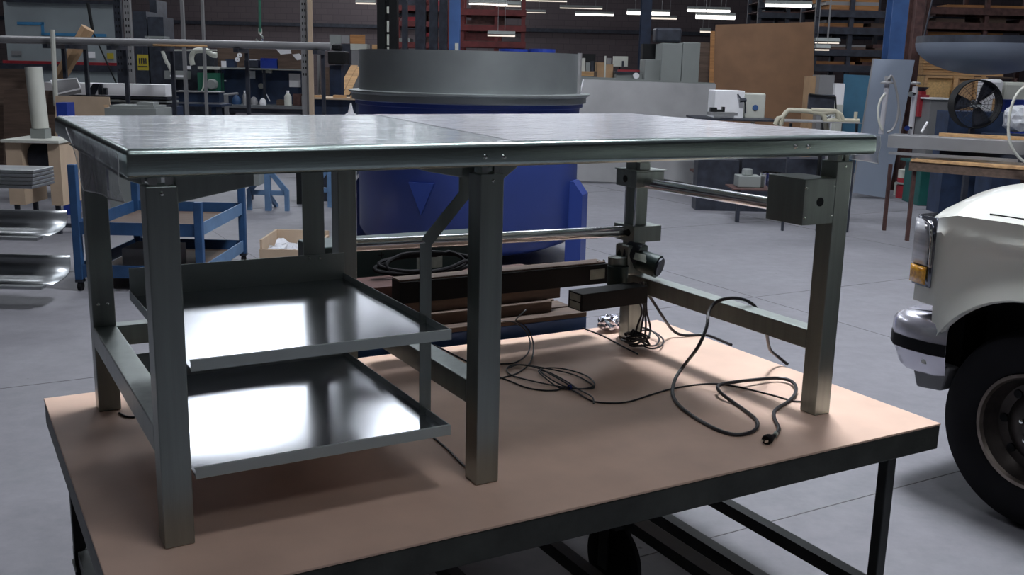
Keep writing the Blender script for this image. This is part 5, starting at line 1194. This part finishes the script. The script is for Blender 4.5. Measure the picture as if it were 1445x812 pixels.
# cab
cab = MB(); sec = []
for (y, z, x) in ((-.85, 1.42, .10), (-1.45, 1.98, .20), (-2.4, 2.0, .20), (-2.5, 1.42, .10)): sec.append((y, z, x))
L_ = [Vector((XS + x, y, z)) for y, z, x in sec]; R_ = [Vector((2 * XC - XS - x, y, z)) for y, z, x in sec]
cab.add(L_ + R_, [(0, 1, 2, 3), (4, 7, 6, 5), (1, 5, 6, 2), (0, 4, 5, 1), (3, 2, 6, 7), (0, 3, 7, 4)]); tk_.part('cab', cab, 'truck', bevel=.03)
tk_.part('side_window', MB().prism([Vector((XS + .108, -1.05, 1.47)), Vector((XS + .185, -1.5, 1.9)), Vector((XS + .185, -2.3, 1.9)), Vector((XS + .108, -2.38, 1.47))], (-.012, 0, 0)), 'glass')
tk_.part('windscreen', MB().prism([Vector((XS + .22, -.90, 1.5)), Vector((2*XC - XS - .22, -.90, 1.5)), Vector((2*XC - XS - .28, -1.36, 1.93)), Vector((XS + .28, -1.36, 1.93))], (0, .012, .012)), 'glass')
# bumper: chrome bar wrapping the corner
def bump(z0, z1, prof, m, nm, lab=None, grow=0):
    path = [(XS + .02, .50), (XS - .005, .56), (XS - .012, .66), (XS + .0, .735), (XS + .05, .79), (XS + .15, .815), (XS + .5, .83), (XC, .835)]
    path += [(2 * XC - x, y) for x, y in path[::-1][1:]]
    rows_ = []
    for i, (x, y) in enumerate(path):
        a = Vector((*path[max(i - 1, 0)], 0)); b = Vector((*path[min(i + 1, len(path) - 1)], 0)); d_ = (b - a).normalized(); n_ = Vector((-d_.y, d_.x, 0))
        rows_.append([Vector((x, y, z0 + (z1 - z0) * f)) + n_ * (o + grow) for f, o in prof])
    return tk_.part(nm, MB().grid(rows_), m, smooth=True, label=lab)
bump(.565, .775, [(0, -.06), (.02, -.012), (.15, .004), (.5, .02), (.80, .018), (.92, .0), (1.0, -.03), (1.0, -.16)], 'bumper', 'bumper', 'chrome front bumper')
bump(.62, .68, [(0, .0), (.05, .010), (.95, .010), (1, .0)], 'rubber', 'rub_strip', 'dark strip on the bumper', grow=.012)
bump(.515, .60, [(0, -.05), (.3, -.02), (1, .0)], 'bumper', 'lower_bar')
for sx in (XS + .05, 2*XC - XS - .23): tk_.part('air_dam', MB().prism([(sx, .50, .565), (sx, .70, .565), (sx, .655, .44), (sx, .53, .455)], (.18, 0, 0)), 'bumpgrey', bevel=.01)
# head lamp wrapping the corner
def lampbox(y0, y1, z0, z1, m, nm, par=None, off=0.0, back=.01):
    rws = []
    for y in [y0 + (y1 - y0) * k / 5 for k in range(6)]:
        tuck = .022 * max(0, (y - .56) / .13) ** 2
        rws.append([Vector((XS + .006 + tuck - off + .008*math.sin(0), y, z0 + (z1 - z0) * k / 3)) for k in range(4)])
    rws.append([Vector((p.x + .12, p.y + .004, p.z)) for p in rws[-1]])
    return tk_.part(nm, MB().grid(rws), m, smooth=True, parent=par, solid=.006)
hz = lampbox(.604, .722, .905, 1.21, 'bezel', 'head_lamp_bezel', off=.006)
lampbox(.632, .732, 1.0, 1.195, 'lens', 'head_lamp', hz, off=.014)
lampbox(.630, .732, .915, .992, 'amber', 'turn_lamp', hz, off=.016)
q = [Vector((XS - .014, .612 + .01 * math.sin(k), 1.0 + k * .028)) for k in range(7)]
tk_.part('lamp_chrome', MB().tube([Vector((XS - .010, .61, 1.0)), Vector((XS - .012, .612, 1.12)), Vector((XS - .008, .63, 1.18)), Vector((XS + .0, .67, 1.197))], .006, 8), 'chrome', smooth=True)
# wheels
def wheel(x, y, sgn):
    c_ = Vector((x, y, .41)); w_ = .12
    tire = MB().lathe([(.235, -.09*sgn), (.27, -.115*sgn), (.34, -.12*sgn), (.385, -.105*sgn), (.405, -.06*sgn), (.41, 0), (.405, .06*sgn), (.385, .105*sgn), (.30, .115*sgn), (.235, .09*sgn)], c_, 'x', 56)
    o_ = tk_.part('tire', tire, 'rubber', smooth=True)
    rim = MB().lathe([(.24, -.085*sgn), (.236, -.10*sgn), (.222, -.10*sgn), (.215, -.085*sgn)], c_, 'x', 48); tk_.part('rim_edge', rim, 'rimedge', parent=o_, smooth=True)
    dish = MB().lathe([(.216, -.085*sgn), (.205, -.045*sgn), (.19, -.02*sgn), (.15, -.015*sgn), (.12, -.035*sgn), (.085, -.04*sgn), (.05, -.04*sgn), (.048, -.075*sgn), (.03, -.085*sgn), (0, -.085*sgn)], c_, 'x', 40); tk_.part('rim', dish, 'rim', parent=o_, smooth=True)
    for k in range(8):
        a = 2 * PI * k / 8; p = c_ + Vector((-.018*sgn, .165 * math.cos(a), .165 * math.sin(a))); tk_.part('rim_hole', MB().lathe([(0, -.006*sgn), (.018, -.006*sgn), (.02, .004*sgn)], p, 'x', 12), 'black', parent=o_)
    for k in range(5):
        a = 2 * PI * k / 5 + .3; p = c_ + Vector((-.045*sgn, .068 * math.cos(a), .068 * math.sin(a))); tk_.part('lug_nut', MB().lathe([(.009, .01*sgn), (.009, -.014*sgn), (0, -.016*sgn)], p, 'x', 8), 'bolt', parent=o_)
wheel(XS + .14, .10, 1); wheel(XS + .14, RY, 1); wheel(2*XC - XS - .14, .10, -1); wheel(2*XC - XS - .14, RY, -1)
